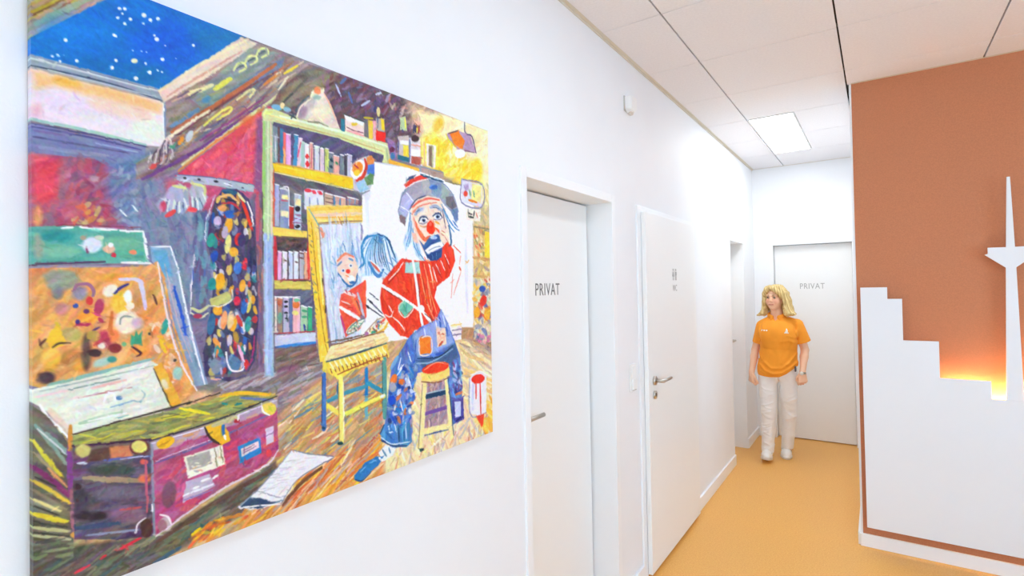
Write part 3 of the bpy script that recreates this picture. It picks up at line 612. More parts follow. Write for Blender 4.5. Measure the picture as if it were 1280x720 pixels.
E(207,553,12,7,'#e8b822',rot=-22); L("198,558 212,550", 2, '#c88a20'); F("257,533 275,526 286,540 288,551 275,557 262,546", '#e9b52e'); L("256,534 262,546 275,556", 2.8, '#383030'); L("279,529 279,543", 4.5, '#2a6aa8'); L("280,544 282,549", 2.5, '#fafafa'); SP('#c8c490', 6, "266,532 296,521"); E(296,526,4,2.4,'#a8303c',rot=-20); L("299,518 298,525", 2, '#e8ece8'); E(336,511,9.5,8,'#e4cd5c'); L("327,505 329,514 337,519", 2.2, '#f4f4f8')
F("229,571 278,556 281,580 235,598", '#e9e5d7', ang=-18); F("233,572 262,563 264,580 236,588", '#a9a59f', soft=1.5); DAB("236,582 272,570 274,580 238,592", 16, ['#e0c078','#8a94a0','#d89a8a','#f4f0e4'], 6, 2.4, -18, 15, .8); SP('#8a7a5c', 1.3, "275,558 278,578", "268,560 271,582")
F("232,602 262,592 269,607 228,629", '#bfb2c8', ang=-18); L("230,619 266,605", 3.2, '#e8e8f2'); L("230,625 266,612", 2, '#8a80b4'); SP('#f4f0f4', 3.4, "252,601 262,598", "266,597 272,594", "240,611 248,608")
F("297,558 325,546 327,566 300,579", '#2a86c2'); F("301,561 323,551 324,559 302,571", '#dccdd0'); SP('#9a6a90', 1.3, "304,566 320,558", "304,563 318,556"); F("332,535 342,532 342,552 333,556", '#d2c6da'); L("333,545 341,540", 1.5, '#8a6a98'); E(336,566,3.5,5,'#e04a50'); E(211,618,9,17,'#7a5668',soft=3,a=.9,rot=8); E(207,655,8,9,'#cababa'); E(203,657,6,8,'#a87a80',soft=2); L("200,643 210,646 214,655", 2.4, '#eae4ea')
L("195,670 270,616 332,582 348,562", 2.6, '#dacbd6'); L("197,677 275,624 337,589", 6.5, '#68544a')
# sheet of paper on the floor
L("354,631 374,606 402,584", 5, '#78503e'); F("297,634 322,612 345,586 365,562 385,567 417,571 400,581 371,600 358,621 352,628 320,637", '#e7e7ed', var=.02, ang=-40)
F("300,633 312,622 325,622 338,627 352,626 322,636", '#3d5575', soft=1.5); L("302,634 322,632 350,630", 1.8, '#f4f4f8'); L("322,613 345,621 358,620", 1.4, '#a8acb8'); DAB("325,612 366,568 392,572 355,615", 34, ['#c4bcc2','#d8ccd0','#f6f6fa','#c8c8d4'], 12, 1.2, -12, 8, .7); L("297,634 322,612 345,586 365,562", 1.5, '#8a93a6'); L("365,562 385,567 417,571 400,581 371,600 352,628", 1.4, '#7c8496')
# peg rail, gloves, patchwork costume
F("221,218 275,223 318,232 317,240 275,233 221,226", '#b1b9c9', ang=10); L("221,218 275,223 318,232", 1.4, '#5c6c98'); L("276,233 317,240", 1.5, '#8aa8b8'); SP('#30303c', 3.2, "229,222 232,222.5", "247,224 250,224.5", "268,226.5 272,227", "286,231 289,231.5"); E(303,235,1.6,1.3,'#484858'); SP('#e8ecf4', 2, "226,225 234,226", "280,229 290,232")
F("204,246 214,233 225,229 236,236 237,256 229,267 215,264 200,264 194,256", '#a4abc2', soft=3, var=.09, ang=75); F("236,237 242,227 253,230 260,246 252,263 240,258", '#a4aec2', soft=3, var=.09, ang=75)
SP('#d9e0dc', 2.6, "207,248 202,260", "212,250 209,264", "218,250 216,266", "224,252 224,266", "230,248 234,260", "240,246 241,258", "246,246 248,262", "253,240 258,252"); SP('#6a7090', 1.6, "210,249 205,263", "221,252 220,266", "228,252 229,264", "244,247 244,260", "250,247 254,260"); L("216,232 232,235", 4, '#d8d898'); L("239,229 254,233 257,244", 3.4, '#d8dc98'); SP('#e04c52', 6, "208,270 218,264", "236,262 244,262"); E(204,258,4,7,'#c84a64',soft=3)
F("240,272 258,262 264,300 264,362 262,386 240,396 237,386 241,340 243,300", '#6d6e8e', soft=2.5, var=.08, ang=88); DAB("244,280 260,275 262,375 243,380", 26, ['#5a5a80','#8a9ab0','#7a5070','#4a6a90','#70a8b0'], 20, 6, 88, 6, .7); E(250,290,4,12,'#7ab0b8',soft=3,a=.8)
F("268,252 278,236 296,236 311,248 319,275 321,330 323,400 319,450 306,472 285,477 256,470 254,440 262,400 268,345 259,302 261,276", '#4c4768', var=.07, ang=88)
costume = "268,256 280,240 296,240 310,252 317,280 320,400 314,450 300,470 262,468 258,440 266,395 268,345 262,300"
DAB(costume, 190, ['#efb033','#d83c34','#2a60b8','#2a9090','#d8d0e0','#7a4068','#e8d070','#4a3a50','#8a9ab8','#eceaf0','#5a4a78','#f0a040','#3c3c58','#6a86b4'], 10, 5.5, 88, 14, .92)
for e in ((286,281,5,10,'#efae34'),(272,276,5,6,'#c8b4cc'),(298,299,5,8,'#d83a34'),(264,300,5,9,'#2f9a8c'),(275,352,6,11,'#f0b428'),(265,355,5,8,'#2a9290'),(272,388,6,6,'#f0b02c'),(292,405,4,10,'#f0b42c'),(297,335,5,8,'#4a80cc'),(303,357,4,8,'#f0b440'),(268,320,5,7,'#2a58b0'),(278,292,5,8,'#6a4838'),(281,290,4,8,'#c0acc8'),(296,376,4,6,'#d83448'),(278,260,6,4,'#e8a860'),(287,268,6,5,'#2c66b8'),(292,315,6,6,'#e8b830'),(302,300,5,8,'#48406c'),(285,305,4,12,'#e8dc90'),(280,400,4,12,'#f0a070'),(288,400,4,12,'#e8c898'),(305,385,4,8,'#3c78c0'),(264,405,5,14,'#3a6a90'),(310,405,4,10,'#3aa098'),(306,330,3,8,'#d03038')): E(*e, rot=8, soft=1.2, var=.05)
SP('#e0402c', 4.5, "302,250 309,268 315,288"); SP('#f0ece8', 2.4, "309,252 315,268 316,282"); SP('#d8d4a0', 3.5, "297,242 306,252"); E(287,240,9,4,'#2c6078',rot=8); L("276,246 288,244 298,254", 3.5, '#e8b878'); L("277,254 290,254 300,262", 3, '#c03a44'); L("280,248 296,252", 2, '#302c3c')
F("262,374 284,364 289,370 285,379 264,383", '#c6c67a', soft=1.5); L("263,382 278,382 290,374 290,362", 2, '#e8e8d4'); E(249,393,12,9,'#66668c'); L("240,385 250,389 261,382", 4.2, '#d2d29a'); L("239,391 250,397 260,391", 2.4, '#dcdcb4'); E(247,395,6,3,'#a83c5c'); SP('#d4d4e4', 1.4, "269,244 258,275 257,302"); L("243,318 240,350 238,392", 1.6, '#eae6e8'); L("241,335 241,350", 1.8, '#5a7ac8')
E(270,457,7,10,'#8090a8',soft=2); E(292,455,9,10,'#5c80a4',soft=2); L("283,440 284,452 290,463 303,462 305,450", 2.2, '#f0eef4'); E(308,455,3,7,'#d83c40'); L("318,420 316,445 308,462", 2.4, '#a83c70'); L("276,460 278,472", 3, '#b8b0d8'); L("264,474 276,474", 2.6, '#e0a8a8'); L("298,432 304,450", 4, '#e8b0d0'); L("272,437 271,446", 3, '#e88a3c')
L("262,470 300,468 320,460", 4, '#7a6a70', a=.8)
# bookcase
F("341,150 420,172 480,192 480,207 453,206 452,260 390,262 388,300 396,446 341,442", '#5f5a78', var=.06)
F("342,213 384,222 452,236 452,262 384,262 384,288 342,286", '#6f6a76', var=.08, ang=20); F("342,295 388,297 388,352 342,352", '#5c4c54', var=.08); F("342,361 390,362 394,418 342,420", '#686880', var=.06)
def book(x0, x1, yt, yb, c, top='#f2f0f4', slant=0):
    F([[x0+slant,yt],[x1+slant,yt+(x1-x0)*.25],[x1,yb+(x1-x0)*.2],[x0,yb]], c, soft=.8, var=.05, ang=90)
    if top: L([[x0+slant,yt],[x1+slant,yt+(x1-x0)*.25]], 1.4, top)
for b_ in ((341,347,157,202,'#7f98a6',None),(347,350,158,203,'#7a5a60',None),(350,354,160,205,'#4a86aa',None),(354,357.5,165,206,'#ea7468',None),(357.5,363.5,167,206,'#e4a6d8'),(366,371,168,208,'#4a8abe'),(371,376,172,208,'#e6c6da'),(376,381,176,210,'#b6c6c6',None),(381,386.5,179,211,'#ece6ea'),(387,391.5,178,212,'#e8b8a0'),(393,399,182,214,'#c8ced8'),(400,405,185,215,'#e2c8d2'),(406,411,185,216,'#c6d67c'),(411,417,190,217,'#74868e'),(417,424,194,218,'#d8a8a0'),(425,430,193,219,'#7d8894'),(431,434,193,220,'#454555'),(434,440,193,221,'#c2c6d2')):
    book(*b_[:5], top=(b_[5] if len(b_) > 5 else '#f2f0f4'), slant=(2 if b_[0] in (366,371) else 0))
SP('#e03c44', 5, "384,194 384,197", "384,203 384,207"); SP('#f0b07a', 3, "355.5,186 355.5,204"); SP('#3c8a60', 3, "420,203 422,205"); L("372,196 376,178", 1.5, '#d83c60'); L("344,170 345,200", 1.5, '#d8dce4'); SP('#30505c', 4, "413,200 415,201", "413,208 415,209"); SP('#c8607c', 1.4, "390,182 389,210"); SP('#e8c8a0', 2, "395,213 440,222")
F("341,203 380,211 446,224 443,237 400,227 342,214", '#f5cd2a', ang=12); L("342,215 400,228 443,238", 1.6, '#ecdcae'); L("344,203 380,210 444,223", 1.2, '#f0a860'); L("346,207 380,214", 2, '#f8dc60')
L("341,212 342,282", 3.2, '#d85e4c'); book(343.5,349,230,282,'#a6b0d2'); book(350,361,235,284,'#8b9ab6'); F("352,243 360,244 360,249 352,248", '#f2e4a8'); F("351,263 361,264 360,272 351,270", '#f0e2b4'); L("352,250 360,251", 2, '#d84860'); L("350,236 356,234 361,238 361,282", 1.4, '#f6f2f8'); book(361.5,367,257,285,'#bf4238'); book(368,376.5,242,286,'#b6c4d4'); F("369,248 376,249 376,258 369,256", '#f0e2a8'); E(372,261,3.4,3.4,'#26242c'); E(372,283,3.4,2.4,'#26242c'); SP('#8a4a78', 1.4, "369,268 376,269", "369,273 376,274", "369,278 376,279")
F("380,238 384,235 404,238 405,262 381,262", '#dcdce8'); SP('#e2485a', 4.5, "382,238 388,238", "391,239 394,241", "398,240 402,242"); SP('#8a9ac0', 2, "387,247 387,260", "397,248 397,260"); book(405.5,416,241,260,'#c8a898'); SP('#7a5a58', 1.3, "407,247 416,249", "407,252 416,254"); book(417,432,244,260,'#d6ac98'); SP('#4a8ac0', 2, "418,246 418,259", "425,248 425,259"); book(434,448,246,260,'#b6908e'); SP('#7aa0c4', 1.6, "437,248 437,259", "444,249 443,259")
F("340,283 384,289 384,297 341,294", '#f4d264', ang=8); L("341,295 384,298", 1.5, '#8a6a48')
L("343.5,297 344.5,350", 5.5, '#cb3a4c')
for b_ in ((347,352,'#e0a8d2'),(353,359,'#e6dfea'),(361,366,'#cad6ee'),(367,373,'#dadff2'),(374.5,379.5,'#b9b2ca'),(380,388,'#e8ac94')): book(b_[0], b_[1], 314, 349, b_[2])
SP('#7a5a58', 2, "355,325 358,326", "369,327 372,328", "375,316 379,317", "375,322 379,323"); SP('#e04c48', 4, "385,304 386,348"); L("346,350 386,349", 1.5, '#a83c44'); DAB("346,300 376,300 376,311 348,311", 20, ['#4a3c40','#7a5448','#8a5a5c','#3c3c48'], 7, 3, -20, 20)
F("339,350 389,352 389,362 340,361", '#d2c262', ang=0); L("340,361 389,362", 1.6, '#9a8a58')
for b_ in ((341,346,370,415,'#e4d6ce'),(347,353,371,416,'#b48c7c'),(354,361,371,416,'#bcb4d4'),(362,365,371,416,'#6a7ab2'),(366,375,371,416,'#e8b4bc'),(376,384,382,416,'#a8c2ac'),(385,390,383,415,'#3aa882')): book(*b_)
E(350,398,3,8,'#7aa898',soft=2); E(350,378,3,4,'#c8705c',soft=1.5); SP('#28242c', 3, "356,377 359,377", "356,383 359,383", "356,391 359,391", "357,398 359,398"); E(370,381,4.5,4.5,'#e07a3c'); E(369,391,4,3,'#e8dc80'); E(371,375,4,2,'#7ac090'); SP('#2c3c90', 3, "380,406 382,414"); SP('#4a9a7c', 3, "378,388 383,389", "378,396 383,396"); L("341,371 375,371", 1.6, '#f0f4f6')
F("341,419 394,415 395,428 342,433", '#c9cee2', ang=-3); L("342,417 394,414", 1.6, '#b84450'); L("346,434 394,428", 4, '#3a82cc'); F("342,436 395,431 400,452 346,472", '#836f6c', soft=4, var=.09, ang=-15); DAB("345,440 395,435 398,455 348,468", 24, ['#a89494','#6a5450','#9a705c','#8a8088'], 16, 3, -20, 8, .7)
F("328,139 332,136 341,137 341,300 342,470 331,470 329,300", '#b6cc9e', ang=90); F("329,292 341,292 342,470 331,470", '#9fb5de', soft=4, ang=90); L("330,146 329,288", 3.6, '#a8d27c'); L("338.5,150 339.5,295", 2.4, '#e4c6ba'); L("335,150 335,300", 2.4, '#d4e0c0'); L("333,300 334,465", 3, '#b8cbea'); L("342,330 343,465", 1.4, '#6a6478'); L("328,240 329,330", 1.2, '#54484c')
F("327,142 331,136 340,135 362,144 420,160 487,180 489,192 486,205 478,203 480,194 470,191 420,172 341,152 328,151", '#d5dda2', ang=13); L("350,145 420,163 485,183", 3, '#e2eed2'); L("345,151 420,170 478,189", 1.8, '#c8b87a'); L("330,142 340,140", 4, '#dfe48c'); L("483,186 485,203", 3, '#b6c894'); L("338,144 370,153", 2.2, '#e6dc98')
# things on top of the bookcase
E(346,134,7,3.4,'#7cb6d4',rot=14); E(353,132,3,4,'#f0d8a0'); E(359,137,5,3,'#8fbccf',rot=14); L("362,143 370,148", 2, '#4a5a5c'); L("364,148 374,132 386,120", 2.6, '#46646c'); F("371,146 375,134 387,125 389,115 398,110 405,116 412,127 418,142 425,161 410,159 385,151", '#ddd3c6', var=.05); E(378,139,6,10,'#a78fa0',soft=4,a=.9,rot=15); E(403,141,13,10,'#ede1c6',soft=5); E(388,128,7,6,'#c0b4b4',soft=4,a=.8); E(397,113,5,5,'#e88a5c',soft=1.5); E(403,113,2.4,4,'#e4dcbc'); L("385,152 400,154 410,158", 2, '#8a8a74'); L("405,117 413,132 420,150", 2, '#e8b49c'); L("371,146 376,133 388,124", 1.6, '#efe4cc'); E(396,122,5,3,'#8fb0a8',soft=2,a=.8)
F("426,148 431,149 431,165 426,163", '#2c8298'); F("431,147 456,155 456,172 432,164", '#f1dbd0'); F("430,143 457,153 457,158 432,150", '#e9edf5'); L("429,142 457,153", 1.8, '#4a5a54'); E(443,155,4,2,'#ecd040',soft=1.5); L("434,159 444,164 454,166", 1.5, '#8a5a68'); L("434,163 455,170", 2, '#e8a0a0'); F("455,150 461,150 461,173 455,170", '#77787c'); F("460,150 466,151 466,174 461,173", '#e9cd52'); L("455,147 466,148", 2.4, '#c8b83c'); F("466,151 470,151 470,176 466,174", '#e2abb4'); F("470,148 480,148 481,165 470,163", '#b5b2a4'); E(473,140,2.2,6,'#dace90'); F("470,163 482,166 482,178 470,175", '#f02e22'); F("476,148 480,150 481,163 477,162", '#f5cc32'); E(469,137,2,4,'#3c4470'); SP('#3c5c8c', 1.4, "472,146 472,160")
F("483,172 493,176 496,200 488,198", '#8d6c9c', soft=2, var=.08); E(490,187,3.5,3,'#6a2c48'); E(491,195,3,4,'#3c78a8'); F("497,171 511,169 511,201 497,197", '#cbbcbe'); F("500,147 507,145 509,164 500,162", '#bcd4a8'); L("506,148 507,160", 2, '#e8e04c'); F("500,175 511,176 511,181 500,180", '#f4f0f6'); F("504,181 511,182 511,196 504,195", '#f4d852'); F("497,193 511,197 511,203 497,199", '#2c728a'); SP('#4a5a8c', 1.6, "498,176 498,194", "502,160 504,165")
F("511,172 527,173 528,208 512,204", '#ddd6df'); E(519,173,5,4.5,'#4a3038'); F("516,156 525,157 524,168 516,166", '#4a4a68'); L("522,158 521,166", 2, '#ead04c'); L("524,158 523,167", 1.4, '#d84a3c'); L("512,174 512,202", 1.8, '#5c70a8'); F("514,186 525,188 525,196 514,194", '#f8f8fb'); F("514,195 526,197 526,207 514,204", '#b55e52'); L("526,172 527,205", 1.8, '#e8d850'); L("514,181 526,183", 1.4, '#e0a088'); F("533,179 545,182 544,210 533,207", '#eae2de'); F("536,182 542,183 541,209 536,207", '#8b7666'); L("541,184 541,207", 2.4, '#c8c8a0'); L("530,178 531,206", 2, '#e8b890')
F("486,199 526,211 526,216 486,205", '#f0bc42', ang=14); L("486,205 526,216", 1.5, '#a89aa8'); F("526,209 555,217 554,225 526,217", '#b69c92', ang=14); L("526,208 555,216", 1.8, '#8c98a8'); L("527,219 554,226", 2, '#2c5a74'); L("525,206 525,218", 3.2, '#9aa4b4')
# lamp
L("581,152 581,164 584,168", 2, '#66667e'); F("558,168 572,163 588,169 595,191 575,189 568,183 560,173", '#b899ba'); F("562,167 573,164 581,176 578,187 568,181", '#f0892c', soft=1.2); L("558,168 562,177 570,184", 2.2, '#e8dc42'); L("584,168 590,171 595,191", 1.6, '#5a4a78'); L("573,186 594,191", 1.2, '#8a6a80'); E(575,192,6.5,6,'#fcfbfa'); L("560,167 573,163", 1.2, '#6a4a4c')
# big white canvas on the easel
F("453,204 468,202 508,209 556,225 577,232 592,258 592,411 560,416 480,428 440,424 452,300", '#f8f9fc', var=.008); L("470,203 500,208", 1.6, '#c8ccd4'); L("556,226 577,232", 1.4, '#8a8060'); SP('#e4e8f2', 5, "458,240 460,290", "520,400 560,395", "582,300 584,390"); L("591,277 592,410", 1.6, '#d8d4d0'); E(459,243,5,9,'#d6d8ea',soft=4,a=.8)
F("592,280 618,284 618,412 592,412", '#d8b97e', var=.06, ang=90); DAB("593,290 605,290 605,320 593,318", 26, ['#e8b46a','#c87a4a','#f4ead0','#8a8a60','#e8d0a0','#d85a3c'], 5, 3, 70, 40); F("606,289 614,291 614,323 606,321", '#f4d94e'); L("606,288 614,289", 1.4, '#a89a80'); L("592,283 614,287", 1.6, '#8a8468'); L("592,322 616,325", 3, '#cba066'); DAB("593,327 613,328 613,344 593,342", 20, ['#e8d890','#b8a880','#f0e8c8','#a8949c','#d8b060'], 6, 3, 80, 30); L("592,345 616,347", 3, '#d0a66c'); F("592,348 618,348 618,428 592,424", '#d8c8a0', var=.06)
DAB("593,350 614,350 614,424 593,422", 90, ['#e6a83c','#3c5cb0','#d84a3c','#f0c860','#c8d0b0','#a0a8b8','#e8e0d0','#8a90a8','#f0d8c0'], 7, 4, 60, 40, .85); E(603,361,4,4,'#3c5cb4'); E(604,376,4,7,'#e04434',rot=15); E(596,390,4,7,'#eeb03c'); E(609,392,4,8,'#eeb848'); DAB("597,416 614,416 614,428 597,426", 14, ['#e07aa0','#c87a98','#8aa0a8','#f0b0c0'], 5, 3, 40, 40)
F("577,224 603,231 602,259 577,253", '#d9d9ec', var=.03); F("590,229 602,232 601,254 589,250", '#f0e396', soft=2); L("577,224 603,231 602,259 577,253 577,224", 1.5, '#8a88aa', taper=0); E(582,242,2.6,3.6,'#e04a34'); SP('#e88a34', 2.6, "586,250 596,253"); SP('#7ab08a', 2, "587,237 588,245", "592,239 593,246"); E(583,234,3,4,'#b0a0c8',soft=2); F("582,260 601,262 600,277 583,275", '#f0e8dc'); SP('#4a4a54', 1.8, "585,266 590,268", "586,271 592,272", "593,264 592,270"); SP('#d8907a', 1.8, "595,266 597,272")
# patchwork ball bag hanging from the shelf
F("440,212 443,203 453,197 461,194 468,199 468,220 463,236 451,241 442,236", '#c6ccda', ang=60); F("455,222 468,215 466,230 458,232", '#6a9264', soft=1.2); F("459,206 468,204 468,217 459,218", '#4a7ed2', soft=1.2); F("458,196 464,194 468,200 467,205 459,206", '#e8924e', soft=1.2); F("444,228 455,224 462,236 450,241", '#9cc2da', soft=1.2); E(448,212,9.5,13,'#f6f4f6',rot=15); L("456,199 458,208 454,220 446,226", 4, '#d84a3c'); E(447,210,6.5,8,'#f0922e',rot=15,soft=1.5); E(446,216,4,4,'#f2cc40',soft=1.2); SP('#c03c50', 2, "443,206 448,210"); L("441,236 450,242 462,238", 1.6, '#8a8a98'); L("440,208 445,201 455,196", 1.2, '#b08a90')
# stacked boxes beside the canvas
F("564,408 577,406 577,424 566,426", '#eae4e8'); SP('#8a7a94', 1.4, "565,413 577,411", "566,419 577,417"); L("564,407 577,405", 1.8, '#f0c878'); F("577,409 592,409 592,420 577,424", '#b48a68', soft=1.5, ang=-15)
# gilt mirror
F("383,258 396,256 453,257 453,278 398,280 409,420 413,449 400,453 393,380 386,310", '#f3d27c', ang=80); F("384,262 392,281 399,330 406,400 413,448 400,452 393,380 386,310", '#f6cd4a', soft=1.2, ang=82); L("388,262 420,260 452,259", 4, '#f4cd58'); L("394,269 452,267", 4.5, '#efcfb0'); L("394,272 452,271", 1.6, '#f0b850'); L("398,279 425,277 452,276", 1.4, '#8a6a5c'); L("386,261 394,274 398,281", 1.6, '#7ab0b0'); L("389,275 396,350 405,420 411,446", 1.2, '#a87a30'); L("395,290 402,350 410,425", 1.6, '#dfa82c'); DAB("385,275 389,275 399,440 396,440", 34, ['#6a5a48','#c8b080','#4a6a84','#e8d8a0'], 4, 1.4, 70, 30); L("397,300 404,380", 2.2, '#fbe690'); SP('#3a3020', 1.6, "400,292 401,298", "403,348 404,356", "407,382 407,390")
F("399,281 452,278 453,330 451,425 414,429 408,380", '#d5deee', ang=88, var=.04); DAB("402,284 450,282 450,420 416,424 409,380", 90, ['#b8cce4','#ebeff6','#a8b8d0','#c8c4dc','#dce4f0','#90acd0'], 34, 2, 86, 3, .75); L("401,285 404,296", 4, '#ec9a80'); L("452,282 452,320", 2.4, '#8a8aa8')
hair = ['#5c92c4','#3c74b0','#a8c8e4','#8ab4d8']
DAB("416,312 428,306 446,312 452,350 448,380 443,352 420,340 418,380 413,350", 34, hair, 22, 1.8, 82, 10, .85)
F("420,326 432,314 443,321 448,338 444,352 436,358 428,350 422,339", '#f5d3c0'); L("422,326 432,317 442,321", 3, '#ec8c68'); SP('#6a98c4', 2.4, "422,332 427,327", "436,323 441,325"); E(429,338,2.4,2.2,'#dfeaf4'); E(429,338,1.2,1.2,'#2c4c80'); E(438.5,332,2.4,2.2,'#dfeaf4'); E(438.5,332,1.2,1.2,'#2c4c80'); E(435,339,2.8,2.8,'#e23c2c'); L("423,342 430,352 438,358 445,352 447,342", 2.4, '#3c78b4'); E(439,348,4.6,4,'#fafcff'); E(440,353,3.5,2,'#3c78b4'); L("432,344 436,346", 1.4, '#f08a5c')
F("426,368 440,361 457,350 458,396 450,411 432,421 427,402 424,384", '#ec5c46', var=.05); L("425,384 440,393 455,402", 4.5, '#f4f0f4'); L("427,376 438,381", 1.6, '#f4d8d0'); L("430,364 444,370", 4, '#f0d4d0'); SP('#c03c48', 1.5, "432,362 434,366", "438,364 440,368"); L("447,366 452,384 456,402", 3.4, '#b9bccd'); L("456,352 455,379", 5, '#ef6240'); L("446,376 452,396", 1.4, '#4a4a58'); E(453,397,3,3,'#8a7a98'); L("440,372 450,392", 4, '#f28050'); L("426,396 432,416", 3, '#c84a80')
E(444,408,14,5,'#e6ecdf',rot=-38); L("434,417 436,411 446,402 455,398", 1.4, '#5a7a80'); L("434,418 444,414 455,401", 1.4, '#6a8a88'); DAB("436,414 446,404 454,400 446,412", 18, ['#d84a3c','#3c9a90','#6a7a98','#e8c060','#7ab060','#4a4a5c'], 3.5, 1.8, -35, 40)
L("408,428 430,424 456,418", 1.8, '#6a5040')
# painter: hair, palette, brushes
F("453,332 449,315 451,301 459,293 471,290 484,295 492,311 499,326 505,337 490,346 480,352 474,345 462,345 452,346", '#cadcee', soft=2)
for a_ in np.linspace(0, 1, 16):
    x = 451 + a_*44
    L([[471, 293],[462+a_*22, 300-4*math.sin(a_*3.1)],[452+a_*40, 318],[x+a_*6, 338+6*math.sin(a_*9)]], 1.6, ['#4c94c8','#2c5c8c','#eaf2fa','#7ab0d8','#3c78b0'][int(a_*40) % 5], a=.9)
L("470,293 457,298 452,312 455,328 450,334", 3, '#3c8cc0'); L("472,292 484,298 490,312 494,322", 2.2, '#2c5a88'); SP('#6a9ac8', 1.3, "490,322 500,332", "486,328 498,338", "484,336 494,344", "480,340 490,348"); L("461,328 468,341 474,345 479,337", 4.2, '#4a8ac6'); L("464,327 474,339", 3.4, '#d86e60'); L("462,325 470,331 477,339", 1.5, '#eef4fa')
SP('#4a4e60', 1.5, "462,366 473,375", "460,374 478,392", "458,382 478,396"); SP('#343848', 2.6, "462,376 465,379", "458,382 461,385")
F("456,416 470,401 480,396 485,402 479,412 462,423 456,422", '#f1e4d0'); L("459,423 478,413 485,403", 3, '#e8b84a'); E(458,417,2.6,2.8,'#a878a8'); DAB("460,414 472,402 481,399 477,409 463,418", 34, ['#e04838','#2c7cb8','#f0d040','#c8508a','#3c9a80','#fafafa','#8a5a4c'], 3.4, 2.4, -35, 50, .95); L("456,416 470,401 480,396", 1.2, '#a88a70')
# portrait on the canvas: hat, face
F("497,264 502,241 515,228 535,222 552,228 566,243 573,264 571,279 563,264 550,250 535,244 521,249 511,263 506,282 500,274", '#9ea4bd', var=.04)
F("498,262 502,246 510,240 517,252 511,262 508,272", '#b6b6dc', soft=1.5); F("509,240 518,229 526,226 529,243 518,250", '#a8a4b8', soft=1.5); F("526,225 536,222 540,232 540,243 530,243", '#b4b8bc', soft=1.5); F("536,222 551,227 553,240 548,246 540,243", '#8a9ebc', soft=1.5); F("552,228 563,240 558,250 551,248", '#a4b4b0', soft=1.5); F("557,246 566,245 571,258 565,262 558,256", '#77737d', soft=1.2); F("564,262 572,260 573,274 569,278", '#6a86b0', soft=1.2); F("499,268 507,272 506,282 500,277", '#8a7078', soft=1.2); E(542,234,5.5,3,'#4678c2',soft=1.5); L("498,262 504,242 516,229 534,222 552,228 566,243 573,264", 1.2, '#7488a8'); SP('#f0f2f8', 1.4, "508,241 517,252", "501,258 511,264"); L("512,262 520,250 534,245 548,249", 1.6, '#545c80')
F("505,231 514,223 528,218 542,223 522,227 508,235", '#e8493c'); F("507,227 511,221 520,218 516,223", '#3a5a82'); L("526,218 540,223 554,227", 2.2, '#2a5a7c'); L("508,234 522,227 538,223", 1.4, '#f4f0f0')
F("513,264 520,251 535,244 550,248 557,262 562,288 561,312 553,321 540,324 531,318 522,300 514,286 512,274", '#f7dece', var=.02)
SP('#e46c5a', 2.4, "515,259 524,252 536,248 549,250"); SP('#e88c78', 1.6, "516,264 528,256 546,253", "515,268 520,262"); F("512,262 510,285 504,303 507,314 515,302 520,320 530,330 524,306 517,288", '#c2d8ec', soft=2)
SP('#5c94c8', 1.5, "513,266 511,284 506,300", "514,276 513,296 510,308", "516,286 517,304 524,320", "512,290 508,308", "519,300 524,316 533,328"); SP('#dcecf8', 1.4, "511,275 508,296", "515,292 516,308"); SP('#5c94c4', 1.6, "552,256 560,272 568,284 574,288", "556,266 566,282", "554,262 562,282 568,290", "566,276 572,284"); F("514,290 520,292 523,304 517,302", '#f4c0b0')
SP('#a6b8d2', 4.2, "519,268 523,263 528,261", "538,259 545,258 552,263"); SP('#5c7490', 1, "520,265 525,262", "541,259 549,261"); E(529,275.5,4.6,3.6,'#eef2f8',rot=-12); E(529.5,275.5,2.5,2.6,'#6a86b4'); E(529.5,275.5,1.5,1.6,'#1c2440'); L("523,277 526,271.5 532,271 535,274", 1.8, '#46587c'); L("524,279 529,280 534,277", 1, '#8a8aa0'); E(547,271,4.6,3.4,'#eef2f8',rot=12); E(547,271,2.4,2.5,'#6a86b4'); E(547,271,1.5,1.6,'#1c2440'); L("541,270 545,267 550,267.5 553,272", 1.8, '#46587c'); L("542,274 547,275 552,273", 1, '#8a8aa0'); L("525,282 530,284 535,281", 1.4, '#d8a070'); L("544,277 549,280", 2, '#ecae60')
L("519,278 524,290 531,299 537,296", 5, '#ee7a58'); L("517,272 519,282", 2.5, '#f0a890'); F("534,279 538,275 542,278 544,288 541,293 536,292 533,287", '#ee3d1e'); E(538,280,2,2.5,'#f4705a',soft=1.5); L("544,285 551,292 556,300", 2.5, '#ee6a4c'); F("524,300 530,306 537,296 547,293 555,299 554,318 545,326 534,322", '#3d66a2', soft=1.2); E(542,297,4.6,2.2,'#bcd4ee'); F("531,313 539,306 552,301 555,308 546,312 535,318", '#fafbfe'); L("536,313 544,309 551,308", 1, '#8a9ab8'); F("533,319 545,314 554,311 553,320 546,327 538,326", '#2b5690', soft=1.2); SP('#5c8cc0', 1, "540,318 541,324", "545,316 546,324"); L("561,282 564,302 559,318", 2.6, '#3d6c9c'); L("553,262 557,285", 1.4, '#6a5a78')
F("549,286 554,283 558,292 563,304 558,310 550,299", '#f6dccb'); SP('#c88a78', 1.1, "552,288 556,291", "551,292 555,295", "556,296 561,304")
